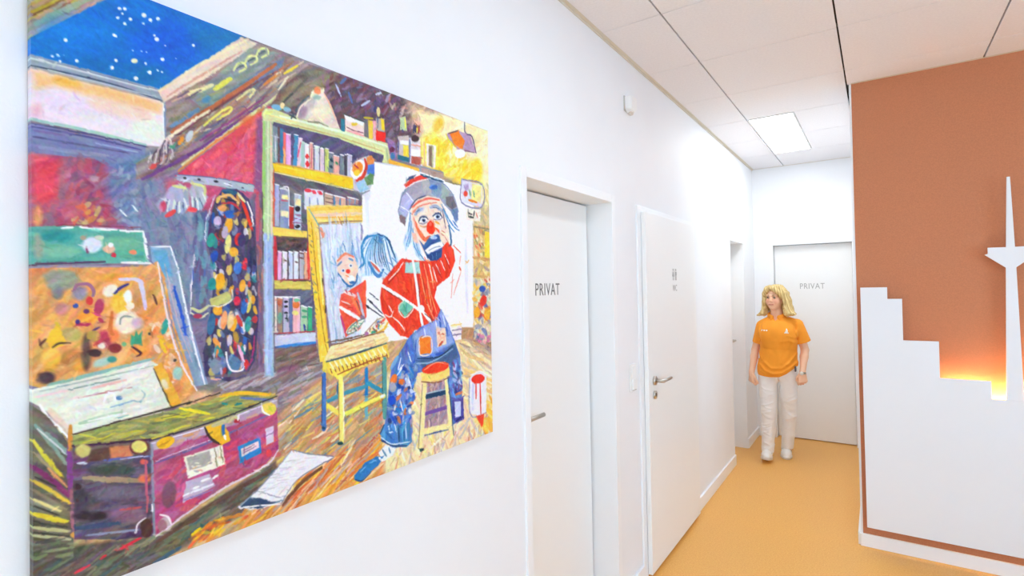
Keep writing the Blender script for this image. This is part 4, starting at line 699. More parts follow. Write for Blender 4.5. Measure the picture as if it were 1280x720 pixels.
# red smock
F("479,350 489,338 502,323 520,326 545,326 552,321 553,309 559,302 567,312 569,326 562,345 546,358 543,372 551,388 547,400 531,406 518,413 512,423 500,419 487,405 477,388 475,372 477,356", '#e8462e', var=.05, ang=75)
DAB("482,350 500,328 545,330 542,370 548,396 515,415 490,400 479,375", 50, ['#f0603c','#d83628','#ee5a34','#e04a38','#f47a4c'], 16, 3.4, 78, 14, .6); SP('#f6a878', 1.5, "530,330 538,365 546,392", "537,332 542,360", "524,334 532,372 542,398", "534,352 540,388"); SP('#faeae4', 1.5, "486,350 496,340 504,328", "545,330 550,342", "551,326 556,338", "556,318 561,330", "541,334 546,352", "536,330 541,350"); SP('#b8302a', 1.4, "484,356 500,338", "528,345 534,380", "557,322 562,336", "546,334 552,348", "483,380 488,395"); SP('#f8e4dc', 1.6, "481,393 488,396 492,388", "490,396 498,402 506,412", "486,382 490,390")
F("507,328 524,327 525,342 506,341", '#a8d6d2'); L("516,325 521,358 524,386", 3.6, '#faf7f7', taper=.1); L("478,357 500,371 525,388", 4, '#faf7f7', taper=.1); L("522,340 525,378", 1, '#8a4a50'); L("480,361 503,376", 1, '#8a3a34'); F("505,375 517,384 506,397 498,385", '#78c6aa'); L("505,375 517,384 506,397 498,385 505,375", 1.2, '#e4f4ec', taper=0); L("504,380 508,390", 2, '#4aa888'); E(526,386,4.6,5,'#fcfafa'); L("525,390 529,412", 3.8, '#faf7f7'); L("528,389 540,404", 4, '#faf7f7'); L("531,392 541,400", 1, '#6a4a58')
SP('#e06454', 1.3, "567,307 576,316"); SP('#e89484', 1.1, "576,320 574,330", "576,340 567,368", "566,342 564,372"); L("574,334 576,338", 2.4, '#e06a50'); L("582,326 584,328 586,325", 1.3, '#e8b06a')
# blue trousers, hem and shoe
F("512,420 525,409 545,400 551,386 560,404 568,425 575,445 578,482 576,525 566,531 560,480 540,462 522,466 513,500 516,540 508,556 490,561 479,546 484,500 489,462 500,440", '#5a7cc2', var=.08, ang=80)
F("516,420 530,408 546,400 551,388 560,406 568,428 545,440 522,445", '#92aade', soft=3, ang=80); SP('#4a6cc0', 2.4, "520,425 519,440", "549,395 551,412", "556,402 560,420"); SP('#dfe8f8', 1.6, "544,398 546,412", "553,392 557,408", "530,410 532,420"); F("524,422 538,421 539,441 525,443", '#f0822e'); L("524,422 538,421 539,441 525,443 524,422", 1.3, '#f4e0d0', taper=0); F("545,409 557,410 558,430 547,434", '#f2d1ba'); DAB("546,412 556,412 557,430 548,432", 12, ['#e8a890','#c85a48','#f4dcc8'], 4, 2, 80, 40); L("549,432 553,427", 2.6, '#c8583c')
F("519,451 545,446 568,430 573,446 560,456 535,462", '#4b6c96', soft=2); SP('#8ab0d0', 1.8, "520,454 540,452 566,436", "530,460 556,452"); SP('#2c60c0', 3, "545,443 556,441"); SP('#1c3c60', 1.5, "522,448 548,446 566,432")
DAB("492,462 520,450 518,505 514,535 488,548 484,510", 130, ['#1f5cc8','#e8803c','#f2f6fa','#2f8ad0','#8a9ab8','#204a9c','#d4e2f4','#16367c','#4a90e0','#b8b4c4'], 6.5, 3.8, 75, 45, .92); SP('#f2f6fa', 1.5, "501,448 498,462 505,455", "510,440 514,452", "496,470 502,460", "510,470 514,485", "500,500 504,515"); SP('#7ab0d8', 5, "489,460 497,446"); E(492,474,4,7,'#e8823c',rot=20); E(491,484,4.5,6,'#a8a8bc'); E(502,477,4,4,'#e8803c'); E(490,500,5,6,'#1c58d0')
DAB("562,452 576,455 577,490 564,490", 36, ['#3c5cb4','#6a58a8','#c8d0ec','#2c3c80','#7ab0d8','#8a4a78'], 6, 3, 80, 30, .9); F("565,500 579,497 580,524 571,529 565,522", '#4a4a98'); F("568,502 576,501 576,520 569,522", '#c6d0f0', soft=1.2); L("564,497 572,500 580,495", 2.4, '#5c5cb0'); L("570,493 578,490", 3, '#d88058'); L("570,526 579,520", 2, '#2c2c74')
F("475,542 481,529 500,533 513,527 515,552 508,559 490,558 477,551", '#4a8cc6', var=.07, ang=85); SP('#28507e', 2, "475,542 480,531", "478,551 492,557 508,557", "498,534 499,554"); SP('#cfe4f2', 1.5, "486,532 487,540 491,540", "507,532 508,548", "476,546 490,555 512,552", "493,530 496,540"); SP('#2a6aa8', 2.4, "483,540 490,548", "505,536 505,550")
F("473,566 482,556 495,560 491,569 479,577", '#e6f0f6'); SP('#5c8cb0', 2, "478,562 483,570", "486,560 488,566"); F("443,594 456,578 470,571 479,570 475,579 462,591 451,602 443,600", '#2f7dbe'); SP('#6ab0de', 1.6, "450,590 458,582", "462,578 470,575"); SP('#1c4a80', 1.5, "444,599 452,601 464,590"); L("474,572 478,576", 2.5, '#fafcfe')
# stool the painter sits on
F("534,478 556,474 560,535 530,542", '#a88e9c', soft=2, var=.08); DAB("536,480 556,476 558,532 533,536", 40, ['#c8a8b0','#b87a68','#8a7a9a','#d8b8a0','#6a8ab0','#e0c8c8'], 10, 2.4, 85, 8, .8); L("532,496 558,490", 5, '#1c4a6c', taper=.1); L("532,492 558,486", 1.2, '#a8c8d8'); L("532,517 558,509", 4, '#7a5ca8', taper=.1); L("530,539 561,532", 6, '#f0de9e', taper=.1); L("531,544 560,537", 1.3, '#4a6a98')
L("531,474 529,520 526,561", 5, '#f1e3a0', taper=.1); L("528,480 523,560", 1.2, '#8a7a58'); L("557,470 561,510 565,546", 4.6, '#f1e5a6', taper=.1); L("560,470 567,544", 1.5, '#3a5a70'); L("525,562 529,562", 3, '#244050'); F("526,467 545,463 562,457 562,470 546,477 527,476", '#f5da7c', soft=1.2); L("527,477 546,478 562,471", 1.4, '#8a5a3c'); E(544.5,459.5,17.5,6.6,'#ef4529',rot=-13); L("530,462 545,453 560,455", 1.2, '#f4a890')
# paint tin with drips
F("586,473 592,467 600,465 608,470 608,515 598,521 587,516", '#e5e5f1', var=.02); L("587,473 587,515 598,521 608,515", 1.4, '#9a98ba'); L("591,480 591,512", 3, '#c8d0ec'); E(597.5,473.5,8.5,5.6,'#ee3c28',rot=-12); SP('#e23022', 1.9, "595,478 595,498"); SP('#e23022', 2, "600,478 601,517"); F("595,520 605,517 604,530 602,534", '#f04830', soft=1.5); L("588,469 600,464 608,469", 1.3, '#f6f2f4')
# rush-seated table stool
F("404,452 414,431 450,421 479,414 486,424 482,433 430,449 410,458", '#f2dda8', var=.05, ang=-18); DAB("410,446 420,432 478,418 480,428 425,446", 30, ['#f8eccc','#e8c888','#f0d8a0','#d8a880'], 18, 2, -17, 6, .7); L("413,432 450,422 480,414", 1.6, '#8a5a48'); F("405,453 430,447 484,430 487,446 470,453 440,463 424,475 410,466", '#f2d660', var=.06, ang=60); L("408,452 440,443 483,429", 2.4, '#4a6672'); SP('#f8efc0', 2, *["%d,%d %d,%d" % (x, 454-(x-410)*.28, x+5, 462-(x-410)*.28) for x in range(412, 480, 6)]); SP('#8a5030', 1.2, *["%d,%d %d,%d" % (x, 462-(x-410)*.27, x+2, 468-(x-410)*.27) for x in range(413, 484, 5)]); L("422,468 450,456 484,444", 1.5, '#a04a30')
L("405,452 406,470", 5, '#e8dc58'); L("405,468 405,536", 6, '#4a7abe', taper=.1); L("403,470 402,530", 1.2, '#2c4a80'); E(404.5,535,2.6,1.8,'#1c4c74'); L("422,478 422,492", 2.6, '#2a6a98'); L("458,461 458,497", 4.8, '#2a82ba', taper=.1); L("458,496 458,522", 4.4, '#6ab2c4', taper=.1); L("410,501 432,491 456,483", 5.2, '#4a9ab2', taper=.1); L("460,479 478,489", 5.2, '#3a9aba', taper=.1); L("481,449 481,521", 6, '#5a9e9a', taper=.1); L("478,452 478,515", 1, '#2c5a5c'); L("410,507 425,518", 5.4, '#eade64', taper=.1); L("428,519 455,506 480,495", 5.6, '#ece96c', taper=.1); L("430,522 478,498", 1.2, '#a89a4c'); L("476,496 480,494", 4, '#e8f4ec'); L("426,473 427,553", 6.2, '#f5e680', taper=.1); L("429,478 430,548", 1.5, '#fbf6d8'); L("423,476 424,550", 1, '#a8843c'); E(425.5,554,3.4,2.2,'#1c4a54')

# loose broken brushwork over everything: short strokes in lighter and darker versions of the colour below
_l = img.mean(2)
for _r in range(3):
    _l = (_l + np.roll(_l, 2, 0) + np.roll(_l, -2, 0) + np.roll(_l, 2, 1) + np.roll(_l, -2, 1))/5
_gy, _gx = np.gradient(_l)
for _i in range(8000):
    gx_, gy_ = rs.randint(3, CW-3), rs.randint(3, CH-3); c_ = img[gy_, gx_]
    if c_.min() > 0.86: continue
    flat = 0.45 if (c_[2] > 0.6 and c_[0] < 0.2) else 1.0
    g0, g1 = _gx[gy_, gx_], _gy[gy_, gx_]
    th = (math.atan2(g0, -g1) + rs.randn()*0.15) if math.hypot(g0, g1) > 0.004 else 6.28*ntex[(gy_//3) % NT, (gx_//3) % NT, 0] + rs.randn()*0.25 - 0.6
    ln_, hw_ = rs.uniform(2.5, 7)*(1 + gx_/CW*.7), rs.uniform(0.7, 1.6)*(1 + gx_/CW*0.5)
    dx_, dy_ = ln_*math.cos(th), ln_*math.sin(th)
    x0_, x1_ = int(max(0, gx_-abs(dx_)-3)), int(min(CW, gx_+abs(dx_)+4)); y0_, y1_ = int(max(0, gy_-abs(dy_)-3)), int(min(CH, gy_+abs(dy_)+4))
    qy, qx = np.mgrid[y0_:y1_, x0_:x1_].astype(float)
    d_, _t = segdist(qx, qy, np.array([gx_-dx_, gy_-dy_]), np.array([gx_+dx_, gy_+dy_]))
    cv = np.clip(0.5 + (hw_*(1-0.6*(2*_t-1)**2) - d_)/1.2, 0, 1)[..., None]*rs.uniform(.35, .8)
    shift = rs.choice((-1, 1))*rs.uniform(.02, .075)*flat + rs.randn(3)*.03*flat
    img[y0_:y1_, x0_:x1_] += (np.clip(c_ + shift, 0, 1) - img[y0_:y1_, x0_:x1_])*cv
img = np.clip((img - 0.5)*1.14 + 0.5, 0, 1)
# gentle hand wobble and weave, then lay the paint into the mesh
yy, xx = np.mgrid[0:CH, 0:CW]
wv = vnoise(CH, CW, 10)*1.6 + vnoise(CH, CW, 5)*0.9
sy = np.clip((yy + wv[..., 0]*0.8).round().astype(int), 0, CH-1); sx = np.clip((xx + wv[..., 1]*0.8).round().astype(int), 0, CW-1)
img = img[sy, sx]
img = np.clip(img + (vnoise(CH, CW, 3)*.05 + vnoise(CH, CW, 2).mean(2, keepdims=True)*.06), 0, 1)
ncol = 660
t = np.linspace(0, 1, ncol+1); cols = CW * (0.66*t + 0.34*t*t) / 1.0           # finer columns toward the left end
rows = np.linspace(0, CH, int(CH/1.22)+1)
ci = np.clip(cols, 0, CW-1.001); ri = np.clip(rows, 0, CH-1.001)
c0 = ci.astype(int); r0 = ri.astype(int); fc = (ci-c0)[None, :, None]; fr = (ri-r0)[:, None, None]
smp = (img[r0][:, c0]*(1-fc) + img[r0][:, c0+1]*fc)*(1-fr) + (img[r0+1][:, c0]*(1-fc) + img[r0+1][:, c0+1]*fc)*fr
srgb = smp.reshape(-1, 3); linc = np.where(srgb <= 0.04045, srgb/12.92, ((srgb+0.055)/1.055)**2.4)
nr, nc = len(rows), len(cols)
XX = np.full((nr, nc), WX+CT); YY = np.repeat((CY0 + cols*PX*(CY1-CY0)/(CW*PX))[None, :], nr, 0); ZZ = np.repeat((CZ1 - rows*PX*(CZ1-CZ0)/(CH*PX))[:, None], nc, 1)
gridco = np.stack([XX, YY, ZZ], 2).reshape(-1, 3)
idx = np.arange(nr*nc).reshape(nr, nc)
# the picture wraps round the four edges of the stretcher
def rim(ids, flip):
    global gridco, linc
    base = len(gridco); add = gridco[ids].copy(); add[:, 0] = WX + 0.001
    gridco = np.vstack([gridco, add]); linc = np.vstack([linc, linc[ids]])
    n = np.arange(base, base+len(ids)); a = np.stack([ids[:-1], ids[1:], n[1:], n[:-1]], 1)
    return a[:, ::-1] if flip else a
faces = np.stack([idx[:-1, :-1], idx[1:, :-1], idx[1:, 1:], idx[:-1, 1:]], 2).reshape(-1, 4)
faces = np.vstack([faces, rim(idx[:, 0], True), rim(idx[:, -1], False), rim(idx[0], False), rim(idx[-1], True)])
def np_mesh(name, co, fc, smooth=True):
    me = bpy.data.meshes.new(name); fc = np.asarray(fc, np.int32); k = fc.shape[1]
    me.vertices.add(len(co)); me.vertices.foreach_set('co', np.asarray(co, np.float32).ravel())
    me.loops.add(fc.size); me.loops.foreach_set('vertex_index', fc.ravel())
    me.polygons.add(len(fc)); me.polygons.foreach_set('loop_start', np.arange(0, fc.size, k, dtype=np.int32))
    me.polygons.foreach_set('use_smooth', np.full(len(fc), smooth))
    me.update(calc_edges=True); me.validate(); return me
def paint(me, rgb, name='paint'):
    at = me.attributes.new(name, 'FLOAT_COLOR', 'POINT')
    at.data.foreach_set('color', np.hstack([rgb, np.ones((len(rgb), 1))]).astype(np.float32).ravel())
def paint_mat(name, rough, bump=None, gain=1.0, attr='paint'):
    m = mat(name, '#888888', rough, bump=bump, spec=0.3); nt = m.node_tree
    a = nt.nodes.new('ShaderNodeAttribute'); a.attribute_name = attr
    g = nt.nodes.new('ShaderNodeVectorMath'); g.operation = 'SCALE'; g.inputs['Scale'].default_value = gain
    nt.links.new(a.outputs['Color'], g.inputs[0]); nt.links.new(g.outputs[0], nt.nodes['Principled BSDF'].inputs['Base Color'])
    return m
me = np_mesh('canvas', gridco, faces, False); paint(me, linc)
pt = tag(empty('oil_painting', (WX, (CY0+CY1)/2, CZ0)), 'large colourful unframed oil painting of a clown painter in his attic studio', 'painting')
kid(pt, link('painted_canvas', me, paint_mat('oil_paint_on_canvas', 0.45, bump=(700, 0.15), gain=0.92)))
M['wood'] = mat('stretcher_pine', '#c9a878', 0.7, noise=(30, 0.1))
kid(pt, box('stretcher_bar', [(WX+.0005, CY0+.004, CZ0+.004, WX+.014, CY0+.045, CZ1-.004), (WX+.0005, CY1-.045, CZ0+.004, WX+.014, CY1-.004, CZ1-.004),
    (WX+.0005, CY0+.045, CZ0+.004, WX+.014, CY1-.045, CZ0+.045), (WX+.0005, CY0+.045, CZ1-.045, WX+.014, CY1-.045, CZ1-.004)], M['wood']))

# ------------------------------------------------------------------ the person walking down the corridor
class Vol:
    """signed-distance volume sculpted from soft-joined shapes, meshed with surface nets"""
    def __init__(s, lo, hi, h):
        s.lo = np.array(lo, np.float32); s.h = h
        s.n = np.ceil((np.array(hi) - s.lo) / h).astype(int) + 1
        s.D = np.full(s.n, 0.3, np.float32)
    def sub(s, lo, hi):
        a = np.clip(((np.array(lo) - s.lo) / s.h).astype(int), 0, s.n - 1); b = np.clip(((np.array(hi) - s.lo) / s.h).astype(int) + 2, 1, s.n)
        sl = tuple(slice(a[i], b[i]) for i in range(3))
        g = np.meshgrid(*[s.lo[i] + s.h * np.arange(a[i], b[i], dtype=np.float32) for i in range(3)], indexing='ij', sparse=True)
        return sl, g
    def join(s, sl, d, k):
        a = s.D[sl]
        if k <= 0: s.D[sl] = np.minimum(a, d); return
        t = np.clip(0.5 + 0.5 * (a - d) / k, 0, 1)
        s.D[sl] = a * (1 - t) + d * t - k * t * (1 - t)
    def cap(s, a, b, ra, rb, k=0.015, sq=(1, 1, 1)):
        a = np.array(a, np.float32); b = np.array(b, np.float32); q = np.array(sq, np.float32)
        pad = max(ra, rb) / q.min() + 0.05
        sl, g = s.sub(np.minimum(a, b) - pad, np.maximum(a, b) + pad)
        d = (b - a) * q; L2 = float((d * d).sum()) + 1e-9
        r = [(g[i] - a[i]) * q[i] for i in range(3)]
        t = np.clip((r[0]*d[0] + r[1]*d[1] + r[2]*d[2]) / L2, 0, 1)
        e = np.sqrt((r[0]-t*d[0])**2 + (r[1]-t*d[1])**2 + (r[2]-t*d[2])**2) - (ra + (rb-ra)*t)
        s.join(sl, e, k)
    def chain(s, P, R, k=0.015, **kw):
        for i in range(len(P)-1): s.cap(P[i], P[i+1], R[i], R[i+1], k, **kw)
    def ell_d(s, g, c, r, yaw=0.0):
        x, y, z = g[0]-c[0], g[1]-c[1], g[2]-c[2]
        if yaw: cs, sn = math.cos(yaw), math.sin(yaw); x, y = x*cs + y*sn, -x*sn + y*cs
        n = np.sqrt((x/r[0])**2 + (y/r[1])**2 + (z/r[2])**2)
        return (n - 1) * min(r)
    def ell(s, c, r, k=0.02, yaw=0.0):
        m_ = max(r) + 0.05; sl, g = s.sub(np.array(c)-m_, np.array(c)+m_); s.join(sl, s.ell_d(g, c, r, yaw), k)
    def cut(s, fn):
        g = np.meshgrid(*[s.lo[i] + s.h * np.arange(s.n[i], dtype=np.float32) for i in range(3)], indexing='ij', sparse=True)
        s.D = np.maximum(s.D, fn(*g).astype(np.float32))
    def add(s, fn):
        g = np.meshgrid(*[s.lo[i] + s.h * np.arange(s.n[i], dtype=np.float32) for i in range(3)], indexing='ij', sparse=True)
        s.D = s.D + fn(*g).astype(np.float32)
    def front(s, x, z):
        i = int(round((x - s.lo[0]) / s.h)); k = int(round((z - s.lo[2]) / s.h)); col = s.D[i, :, k]
        j = int(np.argmax(col < 0)); f = col[j-1] / (col[j-1] - col[j])
        return s.lo[1] + s.h * (j - 1 + f)
    def mesh(s, name):
        D = s.D; D[0] = D[-1] = 0.1; D[:, 0] = D[:, -1] = 0.1; D[:, :, 0] = D[:, :, -1] = 0.1
        n = D.shape; neg = D < 0
        acc = {}; quads = []
        cnt = np.zeros(np.array(n)-1, np.int8); sm = np.zeros((3,) + tuple(np.array(n)-1), np.float32)
        for ax in range(3):
            A = [slice(None)]*3; B = [slice(None)]*3; A[ax] = slice(0, -1); B[ax] = slice(1, None)
            ch = neg[tuple(A)] != neg[tuple(B)]
            I = np.argwhere(ch)
            a = D[tuple(A)][ch]; b = D[tuple(B)][ch]; t = a / (a - b)
            P = I.astype(np.float32); P[:, ax] += t
            u, v = [q for q in range(3) if q != ax]
            cells = []
            for du, dv in ((0, 0), (-1, 0), (-1, -1), (0, -1)):
                c = I.copy(); c[:, u] += du; c[:, v] += dv; cells.append(c)
                np.add.at(cnt, tuple(c.T), 1)
                for q in range(3): np.add.at(sm[q], tuple(c.T), P[:, q])
            flip = (a < 0) ^ (ax == 1)
            quads.append((cells, flip))
        act = np.argwhere(cnt > 0); ids = np.full(cnt.shape, -1, np.int32); ids[tuple(act.T)] = np.arange(len(act))
        co = np.stack([sm[q][tuple(act.T)] for q in range(3)], 1) / cnt[tuple(act.T)][:, None] * s.h + s.lo
        F_ = []
        for cells, flip in quads:
            q = np.stack([ids[tuple(c.T)] for c in cells], 1); q[~flip] = q[~flip][:, ::-1]; F_.append(q)
        F_ = np.vstack(F_)
        return np_mesh(name, co, F_), co

K0 = (-0.80, 5.5)
def Wp(xr, z, rel=0.0):
    k = (5.5 + rel) / 5.5
    return np.array([(K0[0] + xr) * k, 5.5 * k, 1.66 + (z - 1.66) * k])
J = dict(pelvis=Wp(.012,.86,.06), hipR=Wp(-.075,.80,.05), hipL=Wp(.090,.80,.07), kneeR=Wp(-.075,.47,.018), ankR=Wp(-.090,.10,.035),
         kneeL=Wp(.099,.45,.13), ankL=Wp(.072,.11,.22), chest=Wp(.024,1.16,.05), neck=Wp(.014,1.37,.055),
         shR=Wp(-.118,1.272,.06), elR=Wp(-.180,1.035,.09), wrR=Wp(-.217,.815,.0), shL=Wp(.180,1.288,.06), elL=Wp(.238,1.055,.10), wrL=Wp(.215,.845,.0))
HC = Wp(.004, 1.530, .045); HY = math.radians(-16)      # head centre and turn
def Hd(x, y, z):
    c, s = math.cos(HY), math.sin(HY); return HC + np.array([x*c - y*s, x*s + y*c, z])
person = tag(empty('person', (Wp(0.0, 0, .05)[0], Wp(0, 0, .05)[1], 0)), 'person in orange polo shirt and white trousers walking along the corridor', 'person')

# body: one continuous figure
B = Vol((-1.17, 5.22, 0.03), (-0.45, 5.86, 1.67), 0.0038)
B.ell(J['chest'], (.125, .085, .17), .03); B.ell((J['pelvis']+J['chest'])/2, (.115, .085, .17), .03); B.ell(J['pelvis'], (.135, .095, .11), .03)
for a, b, c in (('hipR','kneeR','ankR'), ('hipL','kneeL','ankL')):
    B.chain([J[a], J[b], J[c], J[c]-[0, .01, .05]], [.066, .046, .034, .030], .02)
B.cap(J['neck']+[0, .015, -.05], Hd(0, .012, -.085), .056, .050, .02)
for a, b, c in (('shR','elR','wrR'), ('shL','elL','wrL')):
    B.cap(J['neck']+[0, .01, -.045], J[a]+[0, 0, -.01], .045, .044, .025)
    m1 = J[a]*.55 + J[b]*.45; m2 = J[b]*.7 + J[c]*.3
    B.chain([J[a], m1, J[b], m2, J[c]], [.043, .040, .034, .035, .0235], .012)
# head
for c, r in (((0, .018, .030), (.073, .090, .083)), ((0, -.026, -.040), (.060, .062, .072)), ((0, .0, -.02), (.066, .075, .07))):
    B.ell(Hd(*c), r, .018, HY)
B.ell(Hd(0, -.060, -.094), (.024, .022, .018), .018)
for sx in (-1, 1):
    B.ell(Hd(sx*.035, -.058, -.034), (.024, .022, .024), .018)
    B.cap(Hd(sx*.012, -.084, .022), Hd(sx*.044, -.068, .026), .010, .009, .010)
    B.ell(Hd(sx*.074, .012, -.012), (.012, .018, .030), .006, HY)
B.cap(Hd(0, -.084, .012), Hd(0, -.104, -.026), .0075, .0105, .007); B.ell(Hd(0, -.098, -.030), (.017, .011, .009), .006, HY)
B.cap(Hd(-.020, -.080, -.060), Hd(.020, -.080, -.060), .0075, .0075, .006); B.cap(Hd(-.010, -.087, -.060), Hd(.010, -.087, -.060), .0080, .0080, .006)
def sockets(x, y, z):
    d = np.full(np.broadcast(x, y, z).shape, -1.0, np.float32)
    for sx in (-1, 1):
        c = Hd(sx*.030, -.098, .005); d = np.maximum(d, .0135 - np.sqrt(((x-c[0])/1.25)**2 + (y-c[1])**2 + (z-c[2])**2))
    return d
B.cut(sockets)
for sx in (-1, 1): B.ell(Hd(sx*.030, -.0755, .005), (.0125, .0125, .0115), .002)
# hands
def hand(wr, dn, nrm, k=.0045):
    w_ = np.array(dn, float); w_ /= np.linalg.norm(w_); n_ = np.array(nrm, float); n_ -= w_*(n_@w_); n_ /= np.linalg.norm(n_)
    return w_, n_
def add_hand(wr, dn, nrm, thumb):
    w_, n_ = hand(wr, dn, nrm); s_ = np.array(thumb, float); s_ -= w_*(s_@w_) + n_*(s_@n_); s_ /= np.linalg.norm(s_)
    P = lambda w, s, n: np.array(wr) + w_*w + s_*s + n_*n
    B.cap(P(-.01, 0, 0), P(.03, 0, 0), .0215, .020, .012, )
    for i, so in enumerate((.029, .010, -.010, -.028)):
        L1, L2, L3 = ((.040, .024, .019), (.043, .027, .020), (.040, .025, .019), (.032, .020, .016))[i]; r = (.0092, .0094, .0090, .0080)[i]
        base = P(.082 - (.006 if i == 3 else 0), so, 0)
        B.cap(P(.012, so*.55, 0), base, .0155, .0125, .010)
        d1 = math.radians(48 + i*5); p1 = base + (w_*math.cos(d1) + n_*math.sin(d1))*L1
        d2 = math.radians(128 + i*5); p2 = p1 + (w_*math.cos(d2) + n_*math.sin(d2))*L2
        d3 = math.radians(190 + i*4); p3 = p2 + (w_*math.cos(d3) + n_*math.sin(d3))*L3
        B.chain([base, p1, p2, p3], [r*1.12, r, r*.95, r*.85], .0035)
    B.chain([P(.018, .020, .004), P(.046, .040, .016), P(.072, .041, .030), P(.088, .030, .040)], [.015, .0125, .0105, .0085], .005)
add_hand(J['wrR'], (-.05, -.10, -1), (.75, .55, 0), (.5, -.8, 0))
add_hand(J['wrL'], (.02, -.12, -1), (-.35, .9, 0), (-.85, -.4, 0))
me, co = B.mesh('person_body')
col = np.tile(np.array(lin('#efc0a0')), (len(co), 1))
def blob(c, r, color, a=1.0):
    d = np.sqrt(((co - c)**2).sum(1)); t = np.clip(1.5 - d/r, 0, 1)[:, None]*a; col[:] = col*(1-t) + np.array(lin(color))*t
for sx in (-1, 1):
    blob(Hd(sx*.036, -.074, -.030), .024, '#e89c84', .6)
    for q in (-1, 0, 1): blob(Hd(sx*(.030 + q*.010), -.088, .026 + (.003 if q == 0 else 0)), .006, '#8a6038', .9)
    blob(Hd(sx*.030, -.088, .005), .0125, '#5a4436', .55); blob(Hd(sx*.030, -.088, .005), .0085, '#2c2420')
    for q in (-1, 1): blob(Hd(sx*.030 + q*.0085, -.087, .004), .0035, '#f0ebe4')
for q in (-1.5, -.5, .5, 1.5): blob(Hd(q*.010, -.089, -.060), .0072, '#c2645c', .85)
blob(Hd(0, -.105, -.030), .010, '#e8a284', .5)
for w0 in ('wrR', 'wrL'): blob(J[w0] + [0, .0, -.11], .03, '#e29a7c', .5)
paint(me, col); kid(person, link('body', me, paint_mat('skin', 0.5)))

# trousers
T = Vol((-1.02, 5.28, 0.06), (-0.56, 5.88, 1.02), 0.0042)
T.ell(J['pelvis']+[0, .0, .0], (.158, .108, .12), .03); T.ell(J['pelvis']+[0, 0, .08], (.142, .098, .10), .03)
T.chain([J['hipR']+[-.002, 0, 0], J['hipR']*.5+J['kneeR']*.5, J['kneeR'], J['kneeR']*.5+J['ankR']*.5, J['ankR']+[0, -.012, -.005]], [.083, .074, .063, .056, .055], .022)
T.chain([J['hipL']+[.002, 0, 0], J['hipL']*.5+J['kneeL']*.5, J['kneeL'], J['kneeL']*.5+J['ankL']*.5, J['ankL']+[0, -.010, -.005]], [.083, .073, .061, .055, .053], .022)
def folds(lines, amp, ymid):
    def fn(x, y, z):
        d = np.zeros(np.broadcast(x, y, z).shape, np.float32)
        for pl, am, wd in lines:
            best = np.full(np.broadcast(x, z).shape, 9.0, np.float32)
            for (xa, za), (xb, zb) in zip(pl[:-1], pl[1:]):
                dx, dz = xb-xa, zb-za; t = np.clip(((x-xa)*dx + (z-za)*dz)/(dx*dx+dz*dz+1e-9), 0, 1)
                best = np.minimum(best, np.sqrt((x-xa-t*dx)**2 + (z-za-t*dz)**2))
            d = d - am*np.exp(-(best/wd)**2)*np.clip((ymid - y)/.05 + .5, 0, 1)
        return d
    return fn
def px(*p): return [tuple(Wp(a, b, 0)[[0, 2]]) for a, b in p]
fr = random.Random(5); tl = []
for cx, z0, z1, n in ((-.085, .40, .68, 11), (-.090, .10, .36, 11), (.098, .36, .62, 9), (.080, .12, .32, 10)):
    for i in range(n):
        z = z0 + (z1-z0)*(i+.5)/n + fr.uniform(-.008, .008); s = fr.choice((-1, 1)); l = fr.uniform(.03, .055)
        tl.append((px((cx-l, z+s*.018), (cx+fr.uniform(-.01, .01), z-.006), (cx+l, z-s*.014)), fr.uniform(.003, .0065), fr.uniform(.006, .010)))
tl += [(px((.004, .83), (.016, .74), (.012, .70)), -.012, .010), (px((-.15, .72), (-.07, .715), (-.02, .725)), .003, .008), (px((.06, .80), (.12, .70)), .003, .012)]
T.add(folds(tl, 1, 5.60))
T.cut(lambda x, y, z: z - 0.985 + 0*x + 0*y)
T.cut(lambda x, y, z: (0.070 + np.where(x > -.80, .015, 0)) - z + 0*y)
me, _ = T.mesh('trousers')
M['white_cloth'] = mat('white_cotton', '#f2f1f0', 0.85, bump=(500, 0.1)); kid(person, link('trousers', me, M['white_cloth']))

# polo shirt
S = Vol((-1.10, 5.30, 0.74), (-0.44, 5.78, 1.42), 0.0040)
S.ell(Wp(.022, 1.215, .05), (.168, .118, .13), .03); S.ell(Wp(.022, 1.08, .05), (.160, .118, .16), .04); S.ell(Wp(.012, .93, .05), (.168, .122, .15), .05); S.ell(Wp(.006, .84, .05), (.172, .124, .13), .04)
for sx in (-1, 1): S.ell(Wp(.024 + sx*.075, 1.18, -.030), (.070, .040, .072), .06)
S.cap(Wp(-.07, 1.292, .06), Wp(.12, 1.302, .06), .050, .050, .04); S.cap(J['neck']+[0, .01, -.055], J['neck']+[0, .004, -.012], .085, .064, .035)
S.chain([J['shR']+[.005, 0, -.008], Wp(-.165, 1.08, .085)], [.055, .046], .022)
S.chain([J['shL']+[-.002, 0, -.008], Wp(.240, 1.10, .09)], [.057, .062], .022)
a, b = J['shR'], Wp(-.168, 1.10, .085); dR = (b-a)/np.linalg.norm(b-a); eR = Wp(-.168, 1.108, .085)
a, b = J['shL'], Wp(.236, 1.12, .09); dL = (b-a)/np.linalg.norm(b-a); eL = Wp(.236, 1.128, .09)
xs_R = Wp(-.130, 1.1, .08)[0]; xs_L = Wp(.178, 1.1, .08)[0]
S.cut(lambda x, y, z: np.minimum((x-eR[0])*dR[0] + (y-eR[1])*dR[1] + (z-eR[2])*dR[2], np.minimum(xs_R - x, z - .95)) + 0*y)
S.cut(lambda x, y, z: np.minimum((x-eL[0])*dL[0] + (y-eL[1])*dL[1] + (z-eL[2])*dL[2], np.minimum(x - xs_L, z - .95)) + 0*y)
hx, hz = zip(*px((-.30, .795), (-.164, .795), (-.05, .790), (.03, .797), (.09, .83), (.14, .872), (.18, .905), (.30, .915)))
